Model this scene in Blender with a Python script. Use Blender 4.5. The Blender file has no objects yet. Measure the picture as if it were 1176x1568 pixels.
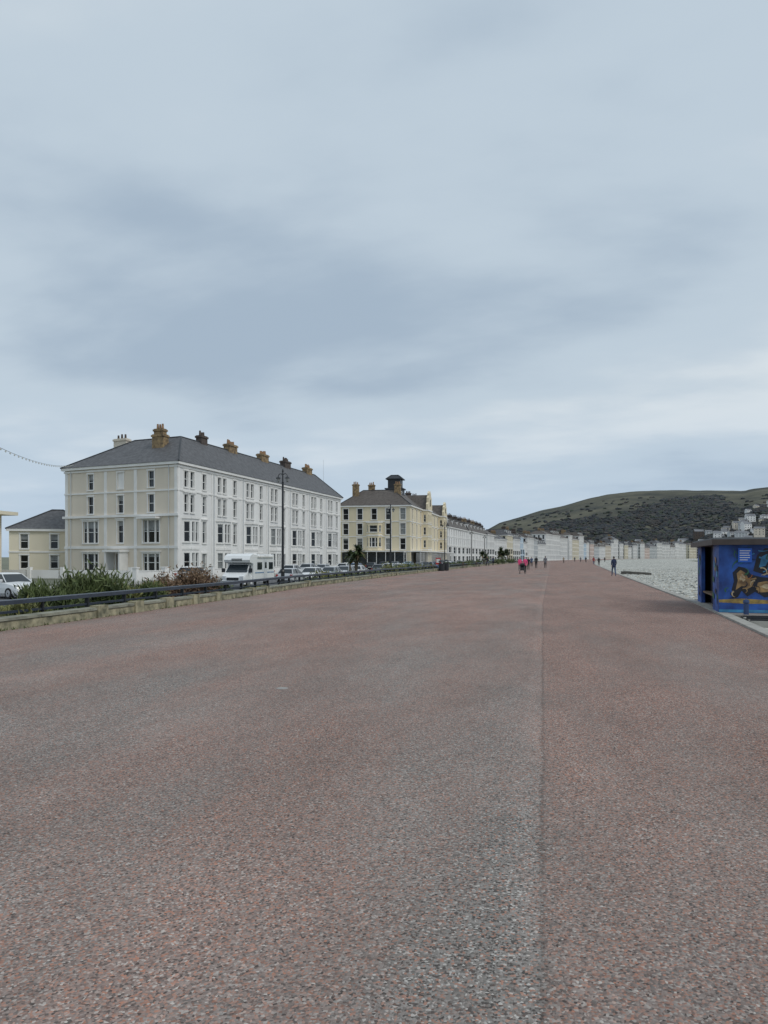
import bpy, bmesh, math, random
import numpy as np
from mathutils import Vector, Matrix, noise
random.seed(7); rng=np.random.default_rng(7)
scn=bpy.context.scene
F=1160.0; UVP=845.0; VH=853.0; CH=1.65
TH=math.atan((UVP-588)/F); sT,cT=math.sin(TH),math.cos(TH)
def S(u,d):
    r=d*(u-588)/F
    return (-d*sT+r*cT, d*cT+r*sT)
def zat(v,d): return CH+(VH-v)*d/F
# ---------------- materials
def nn(nt,t,**k):
    n=nt.nodes.new(t)
    for a,b in k.items(): setattr(n,a,b)
    return n
_mats={}
def mat(name,col,rough=0.7,var=0.12,scale=1.5,bump=0.0,bscale=20,metal=0.0,spec=0.5,streak=False,col2=None):
    if name in _mats: return _mats[name]
    m=bpy.data.materials.new(name); m.use_nodes=True; nt=m.node_tree
    b=nt.nodes['Principled BSDF']; b.inputs['Roughness'].default_value=rough; b.inputs['Metallic'].default_value=metal
    b.inputs['Specular IOR Level'].default_value=spec
    tc=nn(nt,'ShaderNodeTexCoord'); no=nn(nt,'ShaderNodeTexNoise'); no.inputs['Scale'].default_value=scale; no.inputs['Detail'].default_value=6
    if streak:
        mp=nn(nt,'ShaderNodeMapping'); mp.inputs['Scale'].default_value=(1,1,0.25); nt.links.new(tc.outputs['Object'],mp.inputs[0]); nt.links.new(mp.outputs[0],no.inputs['Vector'])
    else: nt.links.new(tc.outputs['Object'],no.inputs['Vector'])
    r=nn(nt,'ShaderNodeValToRGB'); c=Vector(col[:3]); lo=c*(1-var); hi=c*(1+var)
    if col2: lo=Vector(col2)
    r.color_ramp.elements[0].position=.32; r.color_ramp.elements[1].position=.68
    r.color_ramp.elements[0].color=(*lo,1); r.color_ramp.elements[1].color=(min(hi[0],.9),min(hi[1],.9),min(hi[2],.9),1)
    nt.links.new(no.outputs['Fac'],r.inputs[0]); nt.links.new(r.outputs[0],b.inputs['Base Color'])
    if bump>0:
        n2=nn(nt,'ShaderNodeTexNoise'); n2.inputs['Scale'].default_value=bscale; n2.inputs['Detail'].default_value=4
        nt.links.new(tc.outputs['Object'],n2.inputs['Vector'])
        bp=nn(nt,'ShaderNodeBump'); bp.inputs['Strength'].default_value=bump; bp.inputs['Distance'].default_value=0.03
        nt.links.new(n2.outputs['Fac'],bp.inputs['Height']); nt.links.new(bp.outputs[0],b.inputs['Normal'])
    _mats[name]=m; return m
W_white=mat('painted_render_white',(.79,.78,.76),.65,.08,.35,streak=True)
W_cream=mat('painted_render_stone_shade',(.70,.625,.52),.7,.07,.35,streak=True)  # stone paint; on the hotel's end wall this beige holds its shade
W_trim=mat('painted_trim_white',(.80,.785,.76),.6,.05,1)
W_yel=mat('painted_render_cream',(.72,.63,.45),.7,.07,.35,streak=True)
W_yel2=mat('painted_render_primrose',(.75,.68,.53),.7,.06,.35,streak=True)
W_blue=mat('painted_render_paleblue',(.55,.66,.76),.7,.06,.4)
W_pink=mat('painted_render_pink',(.70,.56,.50),.7,.06,.4)
W_grey=mat('painted_render_grey',(.55,.57,.58),.7,.06,.4)
SLATE=mat('slate_roof',(.095,.095,.10),.6,.32,2.2,bump=.4,bscale=6)
SLATE2=mat('slate_roof_brown',(.10,.085,.075),.65,.28,2.0,bump=.4,bscale=6)
LEAD=mat('lead_dark',(.03,.034,.04),.5,.2,2)
BRK=mat('chimney_brick',(.27,.19,.10),.85,.4,2.2,bump=.5,bscale=9,col2=(.11,.08,.055))
BRKD=mat('chimney_brick_dark',(.09,.07,.06),.85,.3,2.2,bump=.5,bscale=9)
POT=mat('chimney_pot_clay',(.30,.18,.1),.8,.25,3)
GL=[mat('window_glass_dark',(.012,.015,.018),.08,.3,.6),mat('window_glass_mid',(.03,.038,.045),.1,.35,.8),mat('window_glass_curtain',(.24,.25,.25),.3,.25,2.5),mat('window_glass_deep',(.008,.01,.012),.06,.3,.5)]
SASH=mat('sash_paint',(.72,.73,.72),.45,.05,2)
DOOR=mat('door_paint',(.05,.07,.12),.35,.1,2)
BLACK=mat('black_paint',(.018,.02,.024),.4,.2,3)
BLKB=mat('rail_blueblack',(.03,.04,.06),.45,.25,3)
CONC=mat('concrete',(.34,.33,.30),.9,.15,2,bump=.4,bscale=15)
STONE=mat('rubble_stone',(.33,.30,.20),.9,.35,3.5,bump=.9,bscale=12,col2=(.12,.12,.08))
COPE=mat('coping_stone',(.24,.24,.19),.9,.3,2.5,bump=.5,bscale=14)
# ---------------- mesh builder
class MB:
    def __init__(s): s.v=[];s.f=[];s.m=[];s.mats=[]
    def mi(s,m):
        if m not in s.mats: s.mats.append(m)
        return s.mats.index(m)
    def face(s,pts,m):
        i=len(s.v); s.v+= [tuple(p) for p in pts]; s.f.append(tuple(range(i,i+len(pts)))); s.m.append(s.mi(m))
    def hexa(s,p,m):  # p 8 pts: bottom 0-3, top 4-7
        i=len(s.v); s.v+=[tuple(q) for q in p]; k=s.mi(m)
        for f in ((3,2,1,0),(4,5,6,7),(0,1,5,4),(1,2,6,5),(2,3,7,6),(3,0,4,7)):
            s.f.append(tuple(i+a for a in f)); s.m.append(k)
    def box(s,x0,x1,y0,y1,z0,z1,m):
        s.hexa([(x0,y0,z0),(x1,y0,z0),(x1,y1,z0),(x0,y1,z0),(x0,y0,z1),(x1,y0,z1),(x1,y1,z1),(x0,y1,z1)],m)
    def fbox(s,P,s0,s1,n0,n1,z0,z1,m):
        s.hexa([P(s0,n1,z0),P(s1,n1,z0),P(s1,n0,z0),P(s0,n0,z0),P(s0,n1,z1),P(s1,n1,z1),P(s1,n0,z1),P(s0,n0,z1)],m)
    def tube(s,p0,p1,r0,r1,m,n=8,cap=True):
        p0=Vector(p0);p1=Vector(p1);d=(p1-p0)
        if d.length<1e-6: return
        d.normalize(); a=d.orthogonal().normalized(); b=d.cross(a)
        i=len(s.v);k=s.mi(m)
        for p,r in((p0,r0),(p1,r1)):
            for j in range(n):
                t=2*math.pi*j/n; s.v.append(tuple(p+a*math.cos(t)*r+b*math.sin(t)*r))
        for j in range(n):
            s.f.append((i+j,i+(j+1)%n,i+n+(j+1)%n,i+n+j)); s.m.append(k)
        if cap:
            s.f.append(tuple(i+n+j for j in range(n))); s.m.append(k)
            s.f.append(tuple(i+n-1-j for j in range(n))); s.m.append(k)
    def lathe(s,c,prof,m,n=12):
        i=len(s.v);k=s.mi(m)
        for (r,z) in prof:
            for j in range(n):
                t=2*math.pi*j/n; s.v.append((c[0]+r*math.cos(t),c[1]+r*math.sin(t),c[2]+z))
        for a in range(len(prof)-1):
            for j in range(n):
                s.f.append((i+a*n+j,i+a*n+(j+1)%n,i+(a+1)*n+(j+1)%n,i+(a+1)*n+j)); s.m.append(k)
        s.f.append(tuple(i+(len(prof)-1)*n+j for j in range(n))); s.m.append(k)
    def obj(s,name,parent=None,smooth=False,bevel=0,loc=None):
        me=bpy.data.meshes.new(name); me.from_pydata(s.v,[],s.f)
        for m in s.mats: me.materials.append(m)
        me.polygons.foreach_set('material_index',s.m)
        if smooth: me.polygons.foreach_set('use_smooth',[True]*len(s.f))
        me.update()
        o=bpy.data.objects.new(name,me); scn.collection.objects.link(o)
        if parent: o.parent=parent
        if bevel:
            md=o.modifiers.new('b','BEVEL'); md.width=bevel; md.segments=2; md.limit_method='ANGLE'
        if loc: o.location=loc
        return o
def empty(name,loc=(0,0,0),rz=0):
    e=bpy.data.objects.new(name,None); e.empty_display_size=.3; scn.collection.objects.link(e); e.location=loc; e.rotation_euler=(0,0,rz); return e
class Bld:
    def __init__(s,name): s.name=name; s.p={}
    def __getitem__(s,k):
        if k not in s.p: s.p[k]=MB()
        return s.p[k]
    def finish(s):
        e=empty(s.name)
        for k,mb in s.p.items():
            if mb.f: mb.obj(k,e)
        return e
def frame(A,B):
    dx,dy=B[0]-A[0],B[1]-A[1]; L=math.hypot(dx,dy); dx/=L;dy/=L
    def P(s,n,z): return (A[0]+dx*s+dy*n, A[1]+dy*s-dx*n, z)
    return P,L
def window(B,P,w,wm,tm,lod):
    s0,s1,z0,z1,kind=w; dp=.24
    W=B['walls']
    W.face([P(s0,0,z0),P(s0,-dp,z0),P(s0,-dp,z1),P(s0,0,z1)],wm)
    W.face([P(s1,-dp,z0),P(s1,0,z0),P(s1,0,z1),P(s1,-dp,z1)],wm)
    W.face([P(s0,0,z0),P(s1,0,z0),P(s1,-dp,z0),P(s0,-dp,z0)],wm)
    W.face([P(s0,-dp,z1),P(s1,-dp,z1),P(s1,0,z1),P(s0,0,z1)],wm)
    if kind=='blind':
        W.face([P(s0,-.08,z0),P(s1,-.08,z0),P(s1,-.08,z1),P(s0,-.08,z1)],tm)
    elif kind=='door':
        B['windows'].face([P(s0,-dp,z0),P(s1,-dp,z0),P(s1,-dp,z1),P(s0,-dp,z1)],DOOR)
    else:
        g=random.choices(GL,[5,3,1.3,3])[0]
        B['windows'].face([P(s0,-dp,z0),P(s1,-dp,z0),P(s1,-dp,z1),P(s0,-dp,z1)],g)
        if random.random()<.35 and lod<2:   # blind part-drawn
            h=(z1-z0)*random.uniform(.15,.5)
            B['windows'].face([P(s0,-dp+.004,z1-h),P(s1,-dp+.004,z1-h),P(s1,-dp+.004,z1),P(s0,-dp+.004,z1)],GL[2])
        Fm=B['window_frames']; t=.07; zm=(z0+z1)/2
        a,b=-dp+.01,-dp+.09
        if lod<2:
            Fm.fbox(P,s0,s0+t,a,b,z0,z1,SASH);Fm.fbox(P,s1-t,s1,a,b,z0,z1,SASH)
            Fm.fbox(P,s0+t,s1-t,a,b,z1-t,z1,SASH);Fm.fbox(P,s0+t,s1-t,a,b,z0,z0+t,SASH)
        Fm.fbox(P,s0+t,s1-t,a,b+.02,zm-.04,zm+.04,SASH)
        if kind=='tri':
            q=(s1-s0)
            for f in (.27,.73): Fm.fbox(P,s0+q*f-.09,s0+q*f+.09,a,-.04,z0,z1,tm)
    T=B['trim']; 
    T.fbox(P,s0-.14,s1+.14,0,.14,z0-.14,z0-.005,tm)
    if lod==0:
        T.fbox(P,s0-.16,s0-.005,0,.06,z0,z1,tm);T.fbox(P,s1+.005,s1+.16,0,.06,z0,z1,tm)
        T.fbox(P,s0-.2,s1+.2,0,.09,z1+.005,z1+.2,tm)
        if kind in('ped','tri'): T.fbox(P,s0-.3,s1+.3,0,.22,z1+.2,z1+.3,tm)
def facade(B,A,Bp,z0,z1,wins,wm,tm=None,lod=0,bands=(),quoins=False):
    tm=tm or W_trim
    P,L=frame(A,Bp)
    ss=sorted({0,L,*[w[0] for w in wins],*[w[1] for w in wins]}); zs=sorted({z0,z1,*[w[2] for w in wins],*[w[3] for w in wins]})
    W=B['walls']
    for j in range(len(zs)-1):
        i=0
        while i<len(ss)-1:
            def hole(i):
                cs=(ss[i]+ss[i+1])/2;cz=(zs[j]+zs[j+1])/2
                return any(w[0]<cs<w[1] and w[2]<cz<w[3] for w in wins)
            if hole(i): i+=1; continue
            k=i
            while k<len(ss)-1 and not hole(k): k+=1
            W.face([P(ss[i],0,zs[j]),P(ss[k],0,zs[j]),P(ss[k],0,zs[j+1]),P(ss[i],0,zs[j+1])],wm); i=k
    for w in wins: window(B,P,w,wm,tm,lod)
    for (z,h,n) in bands: B['trim'].fbox(P,-n+.01,L+n-.01,0,n,z,z+h,tm)
    if quoins:
        for s in (0.02,L-.5):
            B['trim'].fbox(P,s,s+.48,0,.055,z0,z1-.01,tm)
    return P,L
def frustum(B,eave,top,ze,zt,m,key='roof'):
    R=B[key]; e=[(x,y,ze) for x,y in eave]; t=[(x,y,zt) for x,y in top]; n=len(e)
    for i in range(n):
        R.face([e[i],e[(i+1)%n],t[(i+1)%n],t[i]],m)
    R.face(t,m); R.face(e[::-1],m)
    for i in range(n):   # ridge/hip rolls
        R.tube(e[i],t[i],.11,.11,LEAD,6); R.tube(t[i],t[(i+1)%n],.11,.11,LEAD,6)
def chimney(B,P,s,n,z0,z1,ls,ln,m=None,pots=4):
    m=m or BRK; C=B['chimneys']
    C.fbox(P,s-ls/2,s+ls/2,n-ln/2,n+ln/2,z0,z1,m)
    C.fbox(P,s-ls/2-.12,s+ls/2+.12,n-ln/2-.12,n+ln/2+.12,z1-.35,z1-.1,m)
    long_n=ln>ls
    for i in range(pots):
        f=(i+.5)/pots-.5
        c=P(s+(0 if long_n else f*ls*.85), n+(f*ln*.85 if long_n else 0), z1)
        B['chimneys'].tube(c,(c[0],c[1],z1+random.uniform(.45,.7)),.17,.13,POT if m is BRK else BRKD,8)
# ---------------- hotel 1
def lerp(a,b,t): return (a[0]+(b[0]-a[0])*t,a[1]+(b[1]-a[1])*t)
def offpt(P,s,n): q=P(s,n,0); return (q[0],q[1])
C0=S(272,95); D0=S(100,103.4); F0=S(521,154)
Z0=-.85
H=Bld('victorian_hotel')
rows=[(-.2,2.1),(3.5,6.4),(7.4,9.7),(10.6,12.7)]
L1=math.dist(D0,C0)
wins=[]
for c,k in ((4.7,0),(10.0,1),(15.2,0)):
    w=.5
    wins.append((c-w,c+w,*rows[3],'blind' if k else 'n'))
    wins.append((c-w,c+w,*rows[2],'n'))
    if k:
        wins.append((c-w,c+w,*rows[1],'ped')); wins.append((c-.75,c+.75,-.75,2.1,'door'))
    else:
        wins.append((c-1.35,c+1.35,*rows[1],'tri')); wins.append((c-1.35,c+1.35,*rows[0],'tri'))
EZ=13.7
P1,_=facade(H,D0,C0,Z0,EZ,wins,W_cream,bands=((2.75,.35,.12),(6.85,.3,.28),(10.05,.2,.1),(13.0,.25,.14),(13.35,.33,.4)),quoins=True)  # end wall's shade is put into the beige; long side stays white
for c in (7.4,12.6): H['trim'].fbox(P1,c-.25,c+.25,0,.06,Z0,12.95,W_trim)
H['trim'].fbox(P1,13.6,16.8,0,1.0,6.55,6.75,W_trim)
H['porch'].fbox(P1,8.7,8.95,.01,1.5,Z0,2.3,W_trim); H['porch'].fbox(P1,11.05,11.3,.01,1.5,Z0,2.3,W_trim); H['porch'].fbox(P1,8.5,11.5,.01,1.7,2.3,2.6,W_trim)
for c in (1.2,18.2): H['downpipes'].tube(P1(c,.14,Z0),P1(c,.14,13.3),.06,.06,W_grey,6)
# long side
L2=math.dist(C0,F0); nh=7; hw=L2/nh; wins=[]
bays=[]
for i in range(nh):
    b=i*hw
    for c in (b+2.0,b+3.5,b+6.6):
        wins.append((c-.48,c+.48,*rows[3],'n')); wins.append((c-.48,c+.48,*rows[2],'ped'))
    wins.append((b+6.1,b+7.1,*rows[1],'ped')); wins.append((b+6.0,b+7.2,-.75,2.1,'door' if i%2 else 'n'))
    bays.append((b+1.1,b+4.4))
P2,_=facade(H,C0,F0,Z0,EZ,wins,W_white,bands=((10.05,.2,.1),(13.0,.25,.14),(13.35,.33,.4)),quoins=True)
for i in range(nh+1):
    H['trim'].fbox(P2,max(.0,i*hw-.2),min(L2,i*hw+.2),0,.07,Z0,12.95,W_trim)
    if 0<i<nh: H['downpipes'].tube(P2(i*hw+.32,.14,Z0),P2(i*hw+.32,.14,13.3),.055,.055,W_grey,6)
for (a,b) in bays:
    pts=[(a,0.0),(a+.7,.9),(b-.7,.9),(b,0.0)]
    for k in range(3):
        A=offpt(P2,*pts[k]); Bq=offpt(P2,*pts[k+1]); l=math.dist(A,Bq)
        if k==1: ww=[(.15,l/2-.1,-.1,2.2,'n'),(l/2+.1,l-.15,-.1,2.2,'n'),(.15,l/2-.1,3.6,6.2,'n'),(l/2+.1,l-.15,3.6,6.2,'n')]
        else: ww=[(.2,l-.2,-.1,2.2,'n'),(.2,l-.2,3.6,6.2,'n')]
        facade(H,A,Bq,Z0,6.75,ww,W_white,lod=1,bands=((2.6,.3,.08),(6.55,.25,.15)))
    H['trim'].face([(*offpt(P2,*p),6.81) for p in pts],LEAD)
# back walls
G0=(D0[0]+F0[0]-C0[0],D0[1]+F0[1]-C0[1])
facade(H,F0,G0,Z0,EZ,[],W_cream); facade(H,G0,D0,Z0,EZ,[],W_cream)
def rp(s,t): # s along end from left, t depth back
    u=(F0[0]-C0[0])/L2,(F0[1]-C0[1])/L2; w=(C0[0]-D0[0])/L1,(C0[1]-D0[1])/L1
    return (D0[0]+w[0]*s+u[0]*t, D0[1]+w[1]*s+u[1]*t)
frustum(H,[rp(-.5,-.5),rp(L1+.5,-.5),rp(L1+.5,L2+.5),rp(-.5,L2+.5)],[rp(7.8,6),rp(16,6),rp(16,L2-6),rp(7.8,L2-6)],EZ,17.9,SLATE)
def ch1(s,t,z0,z1,ls,ln,m=None,pots=4):
    Pq=lambda a,b,z:(*rp(a,b),z)
    chimney(H,lambda a,n,z:Pq(a,n,z),s,t,z0,z1,ls,ln,m,pots)
ch1(13.9,3.9,14.5,18.0,1.9,1.3,BRK,0)
ch1(13.9,3.9,17.9,18.75,1.5,1.0,BRK,3)
ch1(15.8,11.8,15.5,18.9,1.0,1.7,BRKD,3)
for t in (20.5,32,41.5,52): ch1(15.8,t,15,18.9,1.1,2.6,BRK if t!=41.5 else BRKD,5)
ch1(2.6,9.5,11,19.0,2.4,1.1,W_cream,3)
H['aerial'].tube((*rp(16,L2-1),17),(*rp(16,L2-1),21.5),.03,.02,W_grey,5)
H.finish()
# ---------------- generic terrace building
def terrace(name,A,Bp,dep,ze,rh,nfl,ncol,wm,roofm,lod=1,bay=False,mans=False,near=True,z0=Z0,chim=2,wrat=.42,ground=None):
    B=Bld(name); P,L=frame(A,Bp); fh=(ze-z0-.6)/nfl
    def wl(L,nc):
        out=[];cw=L/nc
        for f in range(nfl):
            zb=z0+.5+f*fh+ (.15 if f==0 else .25); zt=z0+.5+(f+1)*fh-.65
            if f==0: zb+=.25
            for c in range(nc):
                m=(c+.5)*cw; w=min(cw*wrat,1.3 if f else 1.7)
                out.append((m-w/2,m+w/2,zb,zt,'n'))
        return out
    bands=[(z0+.5+f*fh-.3,.2,.1) for f in range(1,nfl)]+[(ze-.35,.34,.35)]
    facade(B,A,Bp,z0,ze,wl(L,ncol),wm,lod=lod,bands=bands)
    bp=lambda s,n:offpt(P,s,n)
    if bay:
        cw=L/ncol
        for c in range(0,ncol,2):
            m=(c+.5)*cw; hwid=min(cw*.45,1.5)
            pts=[(m-hwid,0),(m-hwid*.6,.85),(m+hwid*.6,.85),(m+hwid,0)]; zt=z0+.5+2*fh-.2
            for k in range(3):
                a=bp(*pts[k]);b=bp(*pts[k+1]);l=math.dist(a,b)
                ww=[(.15,l-.15,z0+.8+f*fh,z0+.5+(f+1)*fh-.7,'n') for f in range(2)]
                facade(B,a,b,z0,zt,ww,wm,lod=2,bands=((zt-.2,.2,.1),))
            B['trim'].face([(*bp(*p),zt+.01) for p in pts],LEAD)
    nc2=max(2,int(dep/3.2))
    a=bp(0,-dep)
    facade(B,a,A,z0,ze,wl(dep,nc2) if near else [],wm,lod=lod,bands=bands if near else ())
    facade(B,Bp,bp(L,-dep),z0,ze,[],wm); facade(B,bp(L,-dep),a,z0,ze,[],wm)
    o=.4
    eave=[bp(-o,-dep-o),bp(-o,o),bp(L+o,o),bp(L+o,-dep-o)]
    if mans: i1,i2=1.6,1.6
    else: i1,i2=min(dep*.46,5),(min(dep*.42,4.5) if near else .3)
    top=[bp(i2,-dep+i1),bp(i2,-i1),bp(L-i2,-i1),bp(L-i2,-dep+i1)]
    frustum(B,eave,top,ze,ze+rh,roofm)
    if mans:
        cw=L/ncol
        for c in range(ncol):
            if c%2 and ncol>4: continue
            m=(c+.5)*cw
            B['dormers'].fbox(P,m-.8,m+.8,-1.6,-.25,ze+.2,ze+rh*.8,W_trim)
            B['dormers'].fbox(P,m-.55,m+.55,-.3,-.23,ze+.45,ze+rh*.7,GL[0])
            B['dormers'].fbox(P,m-.95,m+.95,-1.7,-.1,ze+rh*.8,ze+rh*.8+.15,LEAD)
    for c in range(chim):
        s=L*(c+.5)/chim if chim>1 else L*.9
        chimney(B,P,s,-dep*.45 if not mans else -2.6,ze+rh*.5,ze+rh+1.4,.9,2.2,random.choice([BRK,BRKD,BRKD]),4)
    return B,P,L
# hotel 2
A2=S(628,179); E2=S(684,243)
B2,P,L=terrace('seafront_hotel',A2,E2,17.5,14.0,4.0,4,11,W_yel,SLATE2,lod=0,near=True,chim=0,bay=False)
PE,LE=frame(offpt(P,0,-17.5),A2)
for PP,LL in ((P,L),(PE,LE)):
    B2['verandah'].fbox(PP,1.0,LL-.5 if PP is P else LL-1,.02,2.4,2.9,3.15,W_trim)
    k=0.0
    while k<LL-1.5:
        B2['verandah'].fbox(PP,1.0+k,1.12+k,2.2,2.32,Z0,2.9,W_trim); k+=2.2
    B2['verandah'].fbox(PP,1.2,LL-1.2,1.2,1.25,Z0+.8,2.7,GL[1])
for m in (8.8,):
    pts=[(m-1.9,0),(m-1.2,1.0),(m+1.2,1.0),(m+1.9,0)]
    for k in range(3):
        a=offpt(PE,*pts[k]);b=offpt(PE,*pts[k+1]);l=math.dist(a,b)
        facade(B2,a,b,3.2,10,[(.25,l-.25,4.1,6.3,'tri' if k==1 else 'n'),(.25,l-.25,7.6,9.2,'n')],W_yel,lod=1,bands=((6.7,.25,.1),(9.8,.25,.15)))
    B2['trim'].face([(*offpt(PE,*p),10.06) for p in pts],LEAD)
def gable(B,P,s,w,z0,h,n,m,dep=.6):
    prof=[(-.5,0),(-.5,.28),(-.36,.38),(-.36,.62),(-.2,.74),(-.2,.86),(0,1.0),(.2,.86),(.2,.74),(.36,.62),(.36,.38),(.5,.28),(.5,0)]
    f=[P(s+x*w,n,z0+z*h) for x,z in prof]; b=[P(s+x*w,n-dep,z0+z*h) for x,z in prof]
    B['gables'].face(f,m); B['gables'].face(b[::-1],m)
    for i in range(len(prof)-1): B['gables'].face([f[i],f[i+1],b[i+1],b[i]],m)
    B['gables'].fbox(P,s-.5,s+.5,n,n+.05,z0+h*.2,z0+h*.55,GL[0])
    # pitched slate roof behind the gable
    a=[P(s-w*.42,n-dep,z0),P(s+w*.42,n-dep,z0),P(s+w*.42,n-6,z0),P(s-w*.42,n-6,z0)]; r0,r1=P(s,n-dep,z0+h*.8),P(s,n-6,z0+h*.8)
    B['roof'].face([a[0],r0,r1,a[3]],SLATE2); B['roof'].face([a[1],a[2],r1,r0],SLATE2)
gable(B2,P,20,7,13.9,5.0,1.7,W_yel,.55); gable(B2,P,50,7,13.9,4.2,1.7,W_yel,.55)
for gs in (20,50):
    pts=[(gs-3.4,0),(gs-3.3,1.6),(gs+3.3,1.6),(gs+3.4,0)]
    for k in range(3):
        a=offpt(P,*pts[k]);b=offpt(P,*pts[k+1]);l=math.dist(a,b)
        ww=[(x-.5,x+.5,z,z+1.9,'n') for z in (4.1,7.4,10.7) for x in (1.2,l/2,l-1.2)] if k==1 else [(.5,1.1,z,z+1.9,'n') for z in (4.1,7.4,10.7)]
        facade(B2,a,b,Z0,13.9,ww,W_yel,lod=1,bands=((3.4,.25,.1),(6.8,.2,.1),(10.1,.2,.1),(13.55,.3,.2)))
# tower
ts,tn=12.0,-6
T=B2['roof_tower']
T.fbox(P,ts-2.0,ts+2.0,tn-2.0,tn+2.0,16,18.7,LEAD)
T.fbox(P,ts-2.3,ts+2.3,tn-2.3,tn+2.3,18.7,19.0,LEAD)
T.fbox(P,ts-1.6,ts+1.6,tn-1.6,tn+1.6,19.0,21.2,BLACK)
T.fbox(P,ts-2.1,ts+2.1,tn-2.1,tn+2.1,21.2,21.45,LEAD)
frustum(B2,[offpt(P,ts-1.9,tn-1.9),offpt(P,ts-1.9,tn+1.9),offpt(P,ts+1.9,tn+1.9),offpt(P,ts+1.9,tn-1.9)],[offpt(P,ts-.9,tn-.9),offpt(P,ts-.9,tn+.9),offpt(P,ts+.9,tn+.9),offpt(P,ts+.9,tn-.9)],21.45,22.3,LEAD,'roof_tower')
for (s,n) in ((3,-14),(5,-10.5),(4,-3.8),(30,-6),(40,-6),(58,-6)):
    chimney(B2,P,s,n,15.5,19.4,.9,1.5,BRK if s<20 else BRKD,3)
hot2=B2.finish()
cu=bpy.data.curves.new('sign_lettering','FONT'); cu.body='HYDRO'; cu.size=1.3; cu.extrude=.03; cu.align_x='CENTER'
cu.materials.append(W_trim)
to=bpy.data.objects.new('sign_lettering',cu); scn.collection.objects.link(to); to.parent=hot2
q=P(ts-2.1,tn,19.9); to.location=(q[0],q[1]-.0,17.3); to.rotation_euler=(math.pi/2,0,0)
# terraces on along the bay
t1,_,_=terrace('terraced_hotel',S(686,250),S(716,292),14,11.8,3.2,4,9,W_white,SLATE2,lod=1,bay=True,mans=True,chim=4); t1.finish()
t1,_,_=terrace('terraced_hotel',S(716.5,294),S(744,348),14,12.0,3.4,4,11,W_white,SLATE2,lod=1,bay=True,mans=True,near=False,chim=5); t1.finish()
poly=[S(746,352),S(775,405),S(800,460),S(828,525),S(868,600),S(905,690),S(945,790),S(1000,900),S(1060,1000),S(1180,1120)]
cum=[0]
for i in range(len(poly)-1): cum.append(cum[-1]+math.dist(poly[i],poly[i+1]))
def along(t):
    for i in range(len(cum)-1):
        if t<=cum[i+1]: return lerp(poly[i],poly[i+1],(t-cum[i])/(cum[i+1]-cum[i]))
    return poly[-1]
t=0; cols=[W_white,W_white,W_trim,W_yel2,W_white,W_blue,W_trim,W_pink,W_grey,W_white,W_cream]
k=0
while t<cum[-1]-12:
    w=random.choice([12,16,20,26]); e=min(t+w,cum[-1])
    h=random.uniform(10.5,14.5)
    if 190<t<330: h+=5.5
    if t>430: h+=2.5+random.uniform(-2,4)
    A=along(t);Bq=along(e)
    if t>330 and random.random()<.1: t=e; continue
    b,_,_=terrace('seafront_guesthouse',A,Bq,13,h,random.uniform(2.5,4),4 if h<16 else 5,max(3,int(w/3.2)),cols[k%len(cols)] if random.random()<.7 else W_white,random.choice([SLATE,SLATE2]),lod=2,bay=(t<120),mans=random.random()<.45,near=True,chim=random.choice([1,2,2]))
    b.finish(); t=e+random.choice([0,0,.6,5 if t>200 else 0]); k+=1
# left small buildings
B3,_,_=terrace('rendered_house',S(150,108),S(160,125),11.5,5.6,2.9,2,5,W_yel2,SLATE,lod=0,near=True,chim=0,wrat=.26)
B3.finish()
B4=Bld('flat_roofed_building')
A=S(-120,87);Bq=S(-32,86)
facade(B4,A,Bq,Z0,6.6,[(s,s+1.2,z,z+1.6,'n') for s in np.arange(.8,5.4,1.9) for z in (.4,3.8)],W_yel2)
Pq,Lq=frame(A,Bq); bb=lambda s,n:offpt(Pq,s,n)
facade(B4,bb(Lq,0),bb(Lq,-4),Z0,6.6,[(1.2,2.4,.4,2.2,'n'),(1.2,2.4,3.8,5.4,'n')],W_yel2)
facade(B4,bb(Lq,-4),bb(0,-4),Z0,6.6,[],W_yel2)
B4['roof'].fbox(Pq,-.6,Lq+1.6,-4.8,.9,6.6,7.0,W_yel2); B4.finish()
# garden walls in front of hotel
gw=Bld('garden_wall'); Pg,Lg=frame((-41.5,70),(-38.5,150))
s=0
while s<Lg:
    gw['panels'].fbox(Pg,s,s+5,-.12,.12,-.9,.15,W_trim); gw['panels'].fbox(Pg,s,s+5,-.17,.17,.15,.22,W_trim)
    gw['piers'].fbox(Pg,s-.22,s+.22,-.25,.25,-.9,.5,W_trim); gw['piers'].fbox(Pg,s-.3,s+.3,-.32,.32,.5,.6,W_trim); s+=5.5
gw.finish()
gw=Bld('garden_wall'); Pg,Lg=frame((-66,80),(-42,80)); s=0
while s<Lg:
    gw['panels'].fbox(Pg,s,s+4,-.12,.12,-.9,.1,W_trim); gw['piers'].fbox(Pg,s-.22,s+.22,-.25,.25,-.9,.45,W_trim); s+=4.5
gw.finish()
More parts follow.
